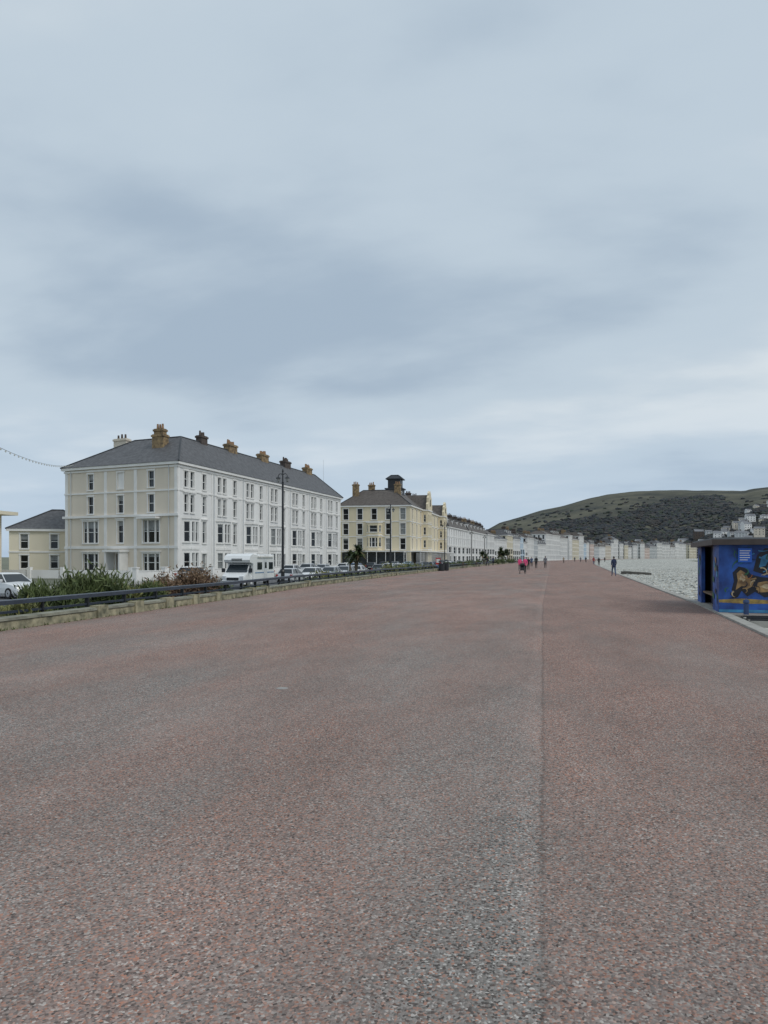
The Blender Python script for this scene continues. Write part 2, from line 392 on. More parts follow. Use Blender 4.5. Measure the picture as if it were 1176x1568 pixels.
# ---------------- ground surfaces
YR=[-40,17,28,76,160,200,385,600,760,900,1100]; XR=[4.5,4.6,5.2,6.4,9.0,10.8,21.5,50,95,160,330]
YL=[-40,17,29,40,66,91,150,250,385,600,760,900,1100]; XL=[-12,-12,-12.4,-13.3,-13.6,-13.2,-12.6,-9,1.5,30,73,138,300]
xr=lambda y:float(np.interp(y,YR,XR)); xl=lambda y:float(np.interp(y,YL,XL))
ys=sorted(set(list(np.arange(-40,120,4))+list(np.arange(120,1101,20))+YR+YL))
def strip(name,fa,za,fb,zb,m,y0=-40,y1=1100,tilt=None):
    mb=MB(); yy=[y for y in ys if y0<=y<=y1]
    for a,b in zip(yy,yy[1:]):
        mb.face([(fa(a),a,za),(fb(a),a,zb),(fb(b),b,zb),(fa(b),b,za)],m)
    return mb.obj(name)
# tarmac material
def tarmac():
    m=bpy.data.materials.new('promenade_tarmac'); m.use_nodes=True; nt=m.node_tree; L=nt.links.new
    b=nt.nodes['Principled BSDF']; b.inputs['Roughness'].default_value=.9; b.inputs['Specular IOR Level'].default_value=.2
    tc=nn(nt,'ShaderNodeTexCoord'); O=tc.outputs['Object']
    vo=nn(nt,'ShaderNodeTexVoronoi'); vo.inputs['Scale'].default_value=92; L(O,vo.inputs['Vector'])
    sp=nn(nt,'ShaderNodeSeparateColor'); L(vo.outputs['Color'],sp.inputs[0])
    r=nn(nt,'ShaderNodeValToRGB'); cr=r.color_ramp; cr.interpolation='CONSTANT'
    els=[(0,(.07,.066,.062)),(.17,(.15,.142,.132)),(.38,(.215,.20,.185)),(.62,(.265,.25,.235)),(.80,(.33,.19,.145)),(.92,(.44,.42,.39))]
    cr.elements[0].position=0; cr.elements[0].color=(*els[0][1],1); cr.elements[1].position=els[1][0]; cr.elements[1].color=(*els[1][1],1)
    for p,c in els[2:]:
        e=cr.elements.new(p); e.color=(*c,1)
    L(sp.outputs[0],r.inputs[0])
    r2=nn(nt,'ShaderNodeValToRGB'); cr=r2.color_ramp; cr.interpolation='CONSTANT'
    els=[(0,(.085,.062,.055)),(.15,(.19,.132,.115)),(.36,(.27,.188,.162)),(.60,(.31,.23,.20)),(.78,(.40,.19,.13)),(.93,(.47,.41,.37))]
    cr.elements[0].position=0; cr.elements[0].color=(*els[0][1],1); cr.elements[1].position=els[1][0]; cr.elements[1].color=(*els[1][1],1)
    for p,c in els[2:]:
        e=cr.elements.new(p); e.color=(*c,1)
    L(sp.outputs[1],r2.inputs[0])
    mp=nn(nt,'ShaderNodeMapping'); mp.inputs['Scale'].default_value=(.5,.12,1); L(O,mp.inputs[0])
    n1=nn(nt,'ShaderNodeTexNoise'); n1.inputs['Scale'].default_value=1.0; n1.inputs['Detail'].default_value=7; n1.inputs['Roughness'].default_value=.62; L(mp.outputs[0],n1.inputs['Vector'])
    sx=nn(nt,'ShaderNodeSeparateXYZ'); L(O,sx.inputs[0])
    def math_(op,a,b=None,c=None):
        n=nn(nt,'ShaderNodeMath',operation=op)
        for i,x in enumerate((a,b,c)):
            if x is None: continue
            if isinstance(x,(int,float)): n.inputs[i].default_value=x
            else: L(x,n.inputs[i])
        return n.outputs[0]
    def mr(v,a,b_,c,d):
        n=nn(nt,'ShaderNodeMapRange'); L(v,n.inputs[0])
        for i,q in enumerate((a,b_,c,d)): n.inputs[i+1].default_value=q
        return n.outputs[0]
    wn=nn(nt,'ShaderNodeTexNoise'); wn.inputs['Scale'].default_value=.35; wn.inputs['Detail'].default_value=2; L(O,wn.inputs['Vector'])
    wn2=nn(nt,'ShaderNodeTexNoise'); wn2.inputs['Scale'].default_value=16; wn2.inputs['Detail'].default_value=3; L(O,wn2.inputs['Vector'])
    xw=math_('ADD',sx.outputs[0],math_('ADD',math_('MULTIPLY',math_('SUBTRACT',wn.outputs[0],.5),.08),math_('MULTIPLY',math_('SUBTRACT',wn2.outputs[0],.5),.04)))
    xs=math_('ADD',xw,math_('MULTIPLY',math_('MINIMUM',sx.outputs[1],26.0),.0115))
    right=mr(xs,-.015,.015,0,1)
    far=mr(sx.outputs[1],4,20,0,1)
    nm=mr(n1.outputs[0],.38,.62,0,1)
    f=math_('ADD',math_('MULTIPLY',nm,.75),math_('ADD',math_('MULTIPLY',right,.28),math_('MULTIPLY',far,.40)))
    fcl=nn(nt,'ShaderNodeClamp'); L(f,fcl.inputs[0])
    mx=nn(nt,'ShaderNodeMix',data_type='RGBA'); L(fcl.outputs[0],mx.inputs['Factor']); L(r.outputs[0],mx.inputs['A']); L(r2.outputs[0],mx.inputs['B'])
    n3=nn(nt,'ShaderNodeTexNoise'); n3.inputs['Scale'].default_value=.6; n3.inputs['Detail'].default_value=10; n3.inputs['Roughness'].default_value=.72
    mp3=nn(nt,'ShaderNodeMapping'); mp3.inputs['Scale'].default_value=(1,.4,1); L(O,mp3.inputs[0]); L(mp3.outputs[0],n3.inputs['Vector'])
    tr=mr(n3.outputs[0],.3,.7,.80,1.24)
    ab=math_('ABSOLUTE',xs); sl=mr(ab,.004,.022,.78,1)
    bd=math_('ABSOLUTE',math_('ADD',xs,.10)); bl=mr(bd,.05,.10,1.08,1)
    j1=math_('ABSOLUTE',math_('ADD',xw,4.2)); jl=mr(j1,.01,.05,.92,1)
    j2=math_('ABSOLUTE',math_('ADD',xw,8.1)); jl2=mr(j2,.01,.05,.92,1)
    vs=nn(nt,'ShaderNodeTexVoronoi'); vs.inputs['Scale'].default_value=1.3; L(O,vs.inputs['Vector']); spot=mr(vs.outputs['Distance'],.02,.035,1.2,1)
    bk=nn(nt,'ShaderNodeTexVoronoi'); bk.feature='F1'; bk.distance='CHEBYCHEV'; bk.inputs['Scale'].default_value=1
    mpb=nn(nt,'ShaderNodeMapping'); mpb.inputs['Scale'].default_value=(.22,.07,1); L(O,mpb.inputs[0]); L(mpb.outputs[0],bk.inputs['Vector'])
    sb=nn(nt,'ShaderNodeSeparateColor'); L(bk.outputs['Color'],sb.inputs[0]); pt_=mr(sb.outputs[0],0,1,.94,1.05)
    tone=math_('MULTIPLY',math_('MULTIPLY',tr,sl),math_('MULTIPLY',math_('MULTIPLY',bl,jl),math_('MULTIPLY',jl2,math_('MULTIPLY',spot,pt_))))
    tone=math_('MULTIPLY',tone,math_('SUBTRACT',1.04,math_('MULTIPLY',right,.07)))
    vm=nn(nt,'ShaderNodeVectorMath',operation='SCALE'); L(mx.outputs['Result'],vm.inputs[0]); L(tone,vm.inputs['Scale'])
    L(vm.outputs[0],b.inputs['Base Color'])
    bp=nn(nt,'ShaderNodeBump'); bp.inputs['Strength'].default_value=.55; bp.inputs['Distance'].default_value=.005; bp.invert=True
    L(vo.outputs['Distance'],bp.inputs['Height']); L(bp.outputs[0],b.inputs['Normal'])
    return m
TAR=tarmac()
GRASS=mat('grass',(.09,.11,.035),.95,.35,2.5,bump=1,bscale=25,col2=(.05,.065,.022))
ROAD=mat('road_asphalt',(.10,.10,.105),.9,.15,3,bump=.3,bscale=60)
PAVE=mat('pavement_slabs',(.30,.29,.27),.9,.12,2,bump=.2,bscale=8)
EARTH=mat('town_ground',(.16,.17,.12),.95,.3,.02)
def pebble():
    m=bpy.data.materials.new('shingle'); m.use_nodes=True; nt=m.node_tree; L=nt.links.new; b=nt.nodes['Principled BSDF']; b.inputs['Roughness'].default_value=.9
    tc=nn(nt,'ShaderNodeTexCoord'); vo=nn(nt,'ShaderNodeTexVoronoi'); vo.inputs['Scale'].default_value=5; L(tc.outputs['Object'],vo.inputs['Vector'])
    sp=nn(nt,'ShaderNodeSeparateColor'); L(vo.outputs['Color'],sp.inputs[0])
    r=nn(nt,'ShaderNodeValToRGB'); r.color_ramp.elements[0].color=(.15,.155,.135,1); r.color_ramp.elements[1].color=(.70,.69,.63,1); L(sp.outputs[0],r.inputs[0])
    n=nn(nt,'ShaderNodeTexNoise'); n.inputs['Scale'].default_value=.5; n.inputs['Detail'].default_value=10; n.inputs['Roughness'].default_value=.75; L(tc.outputs['Object'],n.inputs['Vector'])
    tr=nn(nt,'ShaderNodeMapRange'); tr.inputs[1].default_value=.35; tr.inputs[2].default_value=.65; tr.inputs[3].default_value=.65; tr.inputs[4].default_value=1.25; L(n.outputs[0],tr.inputs[0])
    vm=nn(nt,'ShaderNodeVectorMath',operation='SCALE'); L(r.outputs[0],vm.inputs[0]); L(tr.outputs[0],vm.inputs['Scale']); L(vm.outputs[0],b.inputs['Base Color'])
    bp=nn(nt,'ShaderNodeBump'); bp.inputs['Distance'].default_value=.08; bp.invert=True; L(vo.outputs['Distance'],bp.inputs['Height']); L(bp.outputs[0],b.inputs['Normal'])
    return m
SHING=pebble()
strip('promenade',xl,0,xr,0,TAR)
g=MB(); g.face([(-9000,-3000,-1.0),(xl(0)+1,-3000,-1.0),(xl(0)+1,9000,-1.0),(-9000,9000,-1.0)],EARTH)
g.face([(xl(0)+1,-3000,-1.0),(9000,-3000,-4.0),(9000,9000,-4.0),(xl(0)+1,9000,-1.0)],EARTH); g.obj('ground')
off=lambda f,d:(lambda y:f(y)+d)
strip('grass_verge',off(xl,-8.6),-.82,off(xl,-.3),-.03,GRASS,-40,900)
mb=MB()
for a,b in zip(ys,ys[1:]):
    if b>900: break
    x0,x1=xl(a)-9.0,xl(b)-9.0
    mb.face([(x0-13.5,a,-.88),(x0,a,-.88),(x1,b,-.88),(x1-13.5,b,-.88)],ROAD)
mb.obj('road')
MK=mat('road_paint_white',(.7,.7,.68),.7,.15,6)
mb=MB()
for y in np.arange(-30,300,6):
    a,b=xl(y)-15.7,xl(y+3)-15.7
    mb.face([(a-.06,y,-.876),(a+.06,y,-.876),(b+.06,y+3,-.876),(b-.06,y+3,-.876)],MK)
mb.obj('road_markings')
mb=MB()
for a,b in zip(ys,ys[1:]):
    if b>900: break
    for o0,o1,h in ((-9.0,-8.55,-.76),(-27,-22.5,-.76)):
        A0,A1,B0,B1=xl(a)+o0,xl(a)+o1,xl(b)+o0,xl(b)+o1
        mb.hexa([(A0,a,-.99),(A1,a,-.99),(B1,b,-.99),(B0,b,-.99),(A0,a,h),(A1,a,h),(B1,b,h),(B0,b,h)],PAVE)
mb.obj('pavement')
# beach: undulating shingle bank
bys=sorted(set(list(np.arange(-20,110,1.6))+list(np.arange(110,300,6))+list(np.arange(300,1101,25))))
bo=[0,.7,1.5,2.5,4,6,8.5,11,14,18,23,28,34,42,55,80,110]; bz=[-.16,-.14,-.16,-.2,-.22,-.2,-.12,-.02,.0,-.04,-.1,-.15,-.25,-.6,-1.4,-3.2,-5]
V=[];Fc=[]
for y in bys:
    for o_,z_ in zip(bo,bz):
        X=xr(y)+.01+o_; a_=.10*min(1,o_/2)*(1 if y<300 else .3)
        V.append((X,y,z_+a_*noise.fractal(Vector((X*.35,y*.22,0)),1,2,4)))
nb=len(bo)
for i in range(len(bys)-1):
    for j in range(nb-1): Fc.append((i*nb+j,i*nb+j+1,(i+1)*nb+j+1,(i+1)*nb+j))
me=bpy.data.meshes.new('shingle_beach'); me.from_pydata(V,[],Fc); me.materials.append(SHING); me.polygons.foreach_set('use_smooth',[True]*len(Fc)); me.update()
o=bpy.data.objects.new('shingle_beach',me); scn.collection.objects.link(o)
PB=[mat('pebble_pale',(.60,.60,.56),.85,.1,2),mat('pebble_grey',(.34,.34,.32),.85,.15,2),mat('pebble_dark',(.14,.145,.14),.85,.15,2),mat('pebble_buff',(.47,.42,.34),.85,.1,2)]
mb=MB()
for i in range(9000):
    y=28+92*random.random()**1.3; o_=random.uniform(.15,26)*random.random()**.4; X=xr(y)+o_
    z_=float(np.interp(o_,bo,bz))+.10*min(1,o_/2)*noise.fractal(Vector((X*.35,y*.22,0)),1,2,4)
    r_=random.uniform(.03,.085); k=mb.mi(random.choices(PB,[5,3,1,2])[0]); b0=len(mb.v); a_=random.uniform(0,3)
    for (p,q,w_) in ((1,0,0),(0,1,0),(-1,0,0),(0,-1,0),(0,0,.7),(0,0,-.5)):
        p*=random.uniform(.8,1.3); q*=random.uniform(.6,1)
        mb.v.append((X+r_*(p*math.cos(a_)-q*math.sin(a_)),y+r_*(p*math.sin(a_)+q*math.cos(a_)),z_+r_*w_+.01))
    for f_ in ((0,1,4),(1,2,4),(2,3,4),(3,0,4),(1,0,5),(2,1,5),(3,2,5),(0,3,5)): mb.f.append(tuple(b0+a for a in f_)); mb.m.append(k)
mb.obj('beach_pebbles')
SEA=mat('sea_water',(.05,.09,.11),.12,.2,.05,bump=.4,bscale=.8)
mb=MB(); mb.face([(60,-3000,-2.7),(9000,-3000,-2.7),(9000,1180,-2.7),(420,1180,-2.7),(240,950,-2.7),(150,700,-2.7),(90,380,-2.7)],SEA); mb.obj('sea')
# kerb right
mb=MB()
for a,b in zip(ys,ys[1:]):
    A0,B0=xr(a),xr(b)
    mb.hexa([(A0-.28,a,-.3),(A0,a,-.3),(B0,b,-.3),(B0-.28,b,-.3),(A0-.28,a,.05),(A0,a,.05),(B0,b,.05),(B0-.28,b,.05)],CONC)
mb.obj('kerb')
# low stone wall left + coping + rail
wl=Bld('promenade_wall')
yy=list(np.arange(-12,200,2.0))
for a,b in zip(yy,yy[1:]):
    P_,l=frame((xl(a),a),(xl(b),b))
    wl['stonework'].fbox(P_,0,l,-.35,0,-.6,.2+random.uniform(-.01,.01),STONE)
    wl['coping'].fbox(P_,.01,l-.01,-.38,.03,.212,.28+random.uniform(-.006,.006),COPE)
    for ss in (0.35,): 
        if random.random()<.5: wl['stonework'].fbox(P_,ss,ss+.5,-.2,.06,-.02,.33,STONE)
wl.finish()
rl=Bld('promenade_railing')
for i,(a,b) in enumerate(zip(yy,yy[1:])):
    P_,l=frame((xl(a)-.7,a),(xl(b)-.7,b))
    rl['rail'].fbox(P_,-.005,l+.005,-.16,.16,.52,.62,BLKB)
    rl['rail'].fbox(P_,-.005,l+.005,-.03,.03,.30,.36,BLKB)
    rl['posts'].fbox(P_,.96,1.04,-.05,.05,-.3,.515,BLACK)
rl.finish()
# weeds at the wall foot
WEED=[mat('weed_green',(.07,.10,.03),.9,.3,8),mat('weed_dry',(.2,.17,.09),.9,.3,8)]
mb=MB()
for i in range(1300):
    y=random.uniform(8,95); X=xl(y)+abs(random.gauss(0,.05)); hh=random.uniform(.02,.10)*(1 if noise.noise(Vector((y*.5,0,0)))>0 else .3)
    a=random.uniform(0,6.28); mb.face([(X-.01,y,0),(X+.015,y+.01,0),(X+.04*math.cos(a),y+.04*math.sin(a),hh)],random.choice(WEED))
mb.obj('wall_foot_weeds')
# drain cover
mb=MB(); cx,cy=S(432,1160*CH/(1054-VH)); mb.lathe((cx,cy,0),[(.075,.0),(.075,.003),(.055,.004)],mat('worn_metal_cover',(.30,.29,.275),.8,.25,20),20); mb.obj('drain_cover')
# ---------------- street lamps
def lamp(x,y,h,z0=-.8):
    B=Bld('street_lamp')
    B['post'].lathe((x,y,z0),[(.22,0),(.22,.15),(.17,.2),(.16,1.2),(.2,1.25),(.12,1.4),(.11,2.5),(.085,h-z0-.9),(.10,h-z0-.85),(.06,h-z0-.8),(.05,h-z0)],BLACK,10)
    for sg in (-1,1):
        pts=[Vector((x,y,h-1.0))]
        for k in range(9):
            a=math.pi*k/8; pts.append(Vector((x+sg*(.2-.2*math.cos(a)),y,h-.35+.22*math.sin(a))))
        for a,b in zip(pts,pts[1:]): B['bracket'].tube(a,b,.03,.03,BLACK,6)
        lx=x+sg*.4
        B['lantern'].lathe((lx,y,h-.85),[(.03,0),(.12,.08),(.16,.32)],GL[2],8)
        B['lantern'].lathe((lx,y,h-.53),[(.2,0),(.17,.08),(.06,.15),(.03,.22)],BLACK,8)
    B['finial'].lathe((x,y,h),[(.05,0),(.09,.08),(.02,.3)],BLACK,8)
    B.finish()
lp=[(433,62.9),(598,104.5),(681,157),(722,208),(742,250)]
for u,d in lp:
    x,y=S(u,d); lamp(x,y,8.7)
xq,yq=S(-345,22); lamp(xq,yq,8.7)
# festoon
B=Bld('festoon_lights'); a=Vector((xq,yq,8.9)); x2,y2=S(112,103); b=Vector((x2,y2,14.2))
prev=None;N=90; BULB=mat('bulb_glass',(.6,.6,.55),.2,.1,5)
for i in range(N+1):
    t_=i/N; p=a.lerp(b,t_); p.z-=4*1.6*t_*(1-t_)
    if prev is not None: B['wire'].tube(prev,p,.016,.016,BLACK,4,False)
    if i%2==0: B['bulbs'].lathe((p.x,p.y,p.z-.16),[(.01,0),(.07,.05),(.06,.1),(.02,.15)],BULB,6)
    prev=p
B.finish()
# ---------------- plants
def leafmesh(name,clumps,n,size,mats_,parent=None,up=0.0,elong=1.6):
    V=[];Fc=[];M=[]
    for k in range(n):
        c=clumps[rng.integers(len(clumps))]
        d=rng.normal(size=3); d/=np.linalg.norm(d); r=rng.random()**.45
        p=np.array(c[:3])+d*np.array(c[3:6])*r*(1+.25*rng.normal())
        if p[2]<c[2]-c[5]: p[2]=c[2]-c[5]*.9
        a=rng.normal(size=3)+np.array([0,0,up]); a/=np.linalg.norm(a); b_=np.cross(a,rng.normal(size=3)); b_/=np.linalg.norm(b_)
        s_=size*rng.uniform(.6,1.4); i=len(V)
        V+=[tuple(p-b_*s_*.3),tuple(p+a*s_*elong*.5-b_*s_*.15),tuple(p+a*s_*elong),tuple(p+a*s_*elong*.5+b_*s_*.4)]
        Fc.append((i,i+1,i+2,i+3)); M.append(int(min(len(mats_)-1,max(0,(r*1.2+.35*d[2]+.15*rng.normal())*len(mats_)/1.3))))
    me=bpy.data.meshes.new(name); me.from_pydata(V,[],Fc)
    for m in mats_: me.materials.append(m)
    me.polygons.foreach_set('material_index',M); me.update()
    o=bpy.data.objects.new(name,me); scn.collection.objects.link(o)
    if parent: o.parent=parent
    return o
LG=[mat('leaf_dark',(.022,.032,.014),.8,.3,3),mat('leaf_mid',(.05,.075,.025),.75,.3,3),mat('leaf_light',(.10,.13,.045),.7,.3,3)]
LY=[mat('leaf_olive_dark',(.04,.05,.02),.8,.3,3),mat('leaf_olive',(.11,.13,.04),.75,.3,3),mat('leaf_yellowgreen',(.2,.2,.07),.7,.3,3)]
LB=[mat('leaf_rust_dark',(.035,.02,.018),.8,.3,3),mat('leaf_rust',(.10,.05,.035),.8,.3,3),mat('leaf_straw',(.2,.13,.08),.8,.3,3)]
TWIG=mat('twig',(.06,.045,.03),.9,.2,4)
def gz(x,y):
    t_=(xl(y)-.3-x)/8.3; return -.03-.79*max(0,min(1,t_))
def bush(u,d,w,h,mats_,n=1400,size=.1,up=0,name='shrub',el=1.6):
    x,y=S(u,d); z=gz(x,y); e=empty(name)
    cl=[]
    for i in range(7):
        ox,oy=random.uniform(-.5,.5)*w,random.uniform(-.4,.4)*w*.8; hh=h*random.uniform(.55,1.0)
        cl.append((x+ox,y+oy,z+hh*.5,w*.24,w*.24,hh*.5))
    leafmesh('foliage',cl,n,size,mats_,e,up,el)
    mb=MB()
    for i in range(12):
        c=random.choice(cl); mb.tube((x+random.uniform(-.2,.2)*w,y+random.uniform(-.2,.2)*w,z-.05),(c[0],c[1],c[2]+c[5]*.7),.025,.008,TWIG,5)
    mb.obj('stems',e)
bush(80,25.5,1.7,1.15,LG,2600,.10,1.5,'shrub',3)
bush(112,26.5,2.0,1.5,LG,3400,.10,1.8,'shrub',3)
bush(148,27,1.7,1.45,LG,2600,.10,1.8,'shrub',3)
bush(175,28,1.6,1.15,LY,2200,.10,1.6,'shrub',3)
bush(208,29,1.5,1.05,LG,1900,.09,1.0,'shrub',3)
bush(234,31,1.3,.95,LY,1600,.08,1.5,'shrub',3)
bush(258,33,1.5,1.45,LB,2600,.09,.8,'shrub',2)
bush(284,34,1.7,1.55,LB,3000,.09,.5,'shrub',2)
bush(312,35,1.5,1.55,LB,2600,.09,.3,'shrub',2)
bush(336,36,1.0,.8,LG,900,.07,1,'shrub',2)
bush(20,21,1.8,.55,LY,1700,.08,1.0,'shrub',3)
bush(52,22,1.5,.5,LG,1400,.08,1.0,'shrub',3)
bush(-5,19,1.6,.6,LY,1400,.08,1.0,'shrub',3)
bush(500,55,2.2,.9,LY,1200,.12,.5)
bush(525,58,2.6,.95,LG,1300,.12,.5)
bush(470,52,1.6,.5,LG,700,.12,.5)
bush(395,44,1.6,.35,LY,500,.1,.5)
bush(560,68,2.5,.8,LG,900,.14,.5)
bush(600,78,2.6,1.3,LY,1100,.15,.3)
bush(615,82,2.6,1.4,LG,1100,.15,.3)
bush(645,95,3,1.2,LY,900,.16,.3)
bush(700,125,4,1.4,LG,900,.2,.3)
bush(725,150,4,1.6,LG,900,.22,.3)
PALMM=[mat('cordyline_leaf_dark',(.03,.045,.02),.6,.2,3),mat('cordyline_leaf',(.08,.11,.04),.55,.25,3),mat('cordyline_leaf_dry',(.2,.15,.08),.8,.2,3)]
BARK=mat('palm_bark',(.12,.095,.07),.95,.3,5,bump=.8,bscale=15)
def palm(u,d,hgt,r,heads=1,n=90):
    x,y=S(u,d); z=gz(x,y); e=empty('cordyline_palm'); tr=MB(); lf=MB()
    for hd in range(heads):
        ox,oy=(0,0) if heads==1 else (random.uniform(-.5,.5)*r,random.uniform(-.5,.5)*r)
        top=Vector((x+ox,y+oy,z+hgt*(1 if hd==0 else random.uniform(.7,.95))))
        mid=Vector((x+ox*.3,y+oy*.3,z+hgt*.5))
        tr.tube((x,y,z-.1),mid,.13,.1,BARK,8); tr.tube(mid,top,.1,.07,BARK,8)
        for k in range(n):
            az=random.uniform(0,2*math.pi); el=random.uniform(-.5,1.35); L_=r*random.uniform(.75,1.05)
            dr=Vector((math.cos(az)*math.cos(el),math.sin(az)*math.cos(el),math.sin(el))); sd=dr.cross(Vector((0,0,1))).normalized()*.035*max(1,d/30)
            droop=random.uniform(.1,.5); m=PALMM[2] if el<-.3 and random.random()<.5 else random.choice(PALMM[:2])
            pr=[top+dr*L_*q+Vector((0,0,-droop*L_*q*q)) for q in (0.03,.35,.7,1)]; ws=[.6,1,.8,.05]
            for q in range(3):
                lf.face([pr[q]-sd*ws[q],pr[q]+sd*ws[q],pr[q+1]+sd*ws[q+1],pr[q+1]-sd*ws[q+1]],m)
    tr.obj('trunk',e); lf.obj('fronds',e)
palm(-42,24,2.2,1.0,1,170)
palm(545,80,3.0,1.1,3,80)
palm(536,84,2.6,1.0,1,80)
palm(770,185,3.2,1.4,3,60); palm(779,200,3.0,1.4,2,60); palm(741,150,2.2,1.2,2,60)
for k_,(u,d) in enumerate(((760,180),(775,195),(785,215),(752,170))): bush(u,d,3.5,1.6,LG,600,.22,.3)
# ---------------- cars
TYRE=mat('tyre_rubber',(.02,.02,.02),.85,.2,5); ALLOY=mat('alloy_wheel',(.45,.46,.48),.35,.1,5,metal=.7)
CGL=mat('car_glass',(.02,.028,.035),.05,.1,2); LIGHT=mat('lamp_lens',(.6,.62,.64),.12,.1,5); REDL=mat('tail_lens',(.4,.02,.02),.2,.1,5); PLATE=mat('number_plate',(.7,.7,.62),.5,.05,5)
def paint(n,c): return mat('car_paint_'+n,c,.25,.04,1,metal=0.1)
CP={k:paint(k,c) for k,c in dict(silver=(.5,.52,.54),white=(.75,.76,.76),blue=(.08,.17,.34),lightblue=(.3,.42,.55),black=(.02,.02,.025),grey=(.16,.17,.18)).items()}
def wheel(mb,x,y,r,w):
    sg=1 if x>0 else -1
    mb.tube((x-sg*w,y,r),(x,y,r),r,r,TYRE,18); mb.tube((x,y,r),(x+sg*.012,y,r),r*.64,r*.6,ALLOY,14)
    mb.tube((x+sg*.012,y,r),(x+sg*.02,y,r),r*.16,r*.14,TYRE,8)
_carcache={}
def car(x,y,rz,col,scale=1.0,z=-.876):
    if col not in _carcache:
        pm=CP[col]; b=MB()
        st=[(-2.12,.32,.58,.70),(-2.02,.24,.72,.80),(-1.6,.2,.86,.86),(-.95,.2,.95,.89),(0,.2,.97,.9),(1.2,.2,.98,.89),(1.8,.22,.98,.86),(2.05,.3,.9,.8),(2.12,.36,.7,.74)]
        rings=[]
        for (yy_,zl,zb,hw_) in st:
            zm=(zl+zb)/2
            rings.append([(-hw_*.9,yy_,zl),(-hw_,yy_,zl+.12),(-hw_,yy_,zm+.05),(-hw_*.97,yy_,zb-.06),(-hw_*.86,yy_,zb),(0,yy_,zb+.03),(hw_*.86,yy_,zb),(hw_*.97,yy_,zb-.06),(hw_,yy_,zm+.05),(hw_,yy_,zl+.12),(hw_*.9,yy_,zl)])
        for a,c in zip(rings,rings[1:]):
            for i in range(len(a)):
                j=(i+1)%len(a); b.face([a[i],a[j],c[j],c[i]],pm)
        b.face(rings[0][::-1],pm); b.face(rings[-1],pm)
        g_=MB()
        lo=[(-.8,-1.0,.94),(.8,-1.0,.94),(.8,1.85,.95),(-.8,1.85,.95)]; hi=[(-.6,-.25,1.42),(.6,-.25,1.42),(.6,1.4,1.42),(-.6,1.4,1.42)]
        g_.hexa(lo+hi,CGL)
        r_=MB()
        r_.hexa([(-.62,-.3,1.4),(.62,-.3,1.4),(.62,1.5,1.4),(-.62,1.5,1.4),(-.53,-.1,1.48),(.53,-.1,1.48),(.53,1.3,1.48),(-.53,1.3,1.48)],pm)
        for sg in (-1,1):
            r_.tube((sg*.8,-1.0,.94),(sg*.6,-.27,1.42),.035,.03,pm,5); r_.tube((sg*.8,1.85,.95),(sg*.6,1.42,1.42),.07,.05,pm,5); r_.tube((sg*.81,.45,.95),(sg*.61,.5,1.42),.035,.035,BLACK,5)
            r_.hexa([(sg*.84,-.75,.98),(sg*1.0,-.72,.98),(sg*1.0,-.6,.98),(sg*.84,-.62,.98),(sg*.84,-.75,1.12),(sg*1.0,-.72,1.12),(sg*1.0,-.6,1.12),(sg*.84,-.62,1.12)],pm)
        w_=MB()
        for sx_ in (-.9,.9):
            for y_ in (-1.35,1.32): wheel(w_,sx_,y_,.32,.22)
        l_=MB()
        for sg in (-1,1):
            l_.hexa([(sg*.42,-2.13,.58),(sg*.76,-2.02,.58),(sg*.76,-1.85,.6),(sg*.42,-1.95,.6),(sg*.42,-2.06,.72),(sg*.76,-1.94,.74),(sg*.76,-1.8,.76),(sg*.42,-1.9,.74)],LIGHT)
            l_.box(min(sg*.6,sg*.82),max(sg*.6,sg*.82),1.95,2.1,.68,.9,REDL)
        l_.box(-.45,.45,-2.14,-2.08,.34,.5,BLACK); l_.box(-.26,.26,-2.16,-2.12,.42,.53,PLATE); l_.box(-.26,.26,2.1,2.14,.55,.66,PLATE)
        _carcache[col]=[(n,m) for n,m in (('body',b),('windows',g_),('roof',r_),('wheels',w_),('lights',l_))]
    e=empty('parked_car',(x,y,z),rz); e.scale=(scale,)*3
    for n,m in _carcache[col]:
        if not hasattr(m,'cached'): o=m.obj(n,e,smooth=False,bevel=.03 if n in('body','roof') else 0); m.cached=o.data
        else:
            o=bpy.data.objects.new(n,m.cached); scn.collection.objects.link(o); o.parent=e
            if n in('body','roof'):
                md=o.modifiers.new('b','BEVEL'); md.width=.03; md.segments=2; md.limit_method='ANGLE'
cc=['silver','white','blue','grey','black','silver','lightblue','white','silver','black','white','grey']
x,y=S(14,47); car(x,y,math.radians(70),'white',1.05)
i=0
for yv in (70,76,82.5,88.5,95,107,113,119.5,126,138,144,150,157,170,176,190,203,215,228,240,255,270):
    car(xl(yv)-11.2+random.uniform(-.1,.1),yv,math.radians(random.choice([0,180])),cc[(i*5+(0 if i==0 else 2))%12],random.uniform(.97,1.08)); i+=1
for yv in (69,80,86,97,104,110,122,129,141,152,160,174,186,199,214,232,250):
    car(xl(yv)-20.9+random.uniform(-.1,.1),yv,math.radians(random.choice([0,180])),cc[(i*7+3)%12],random.uniform(.98,1.1)); i+=1
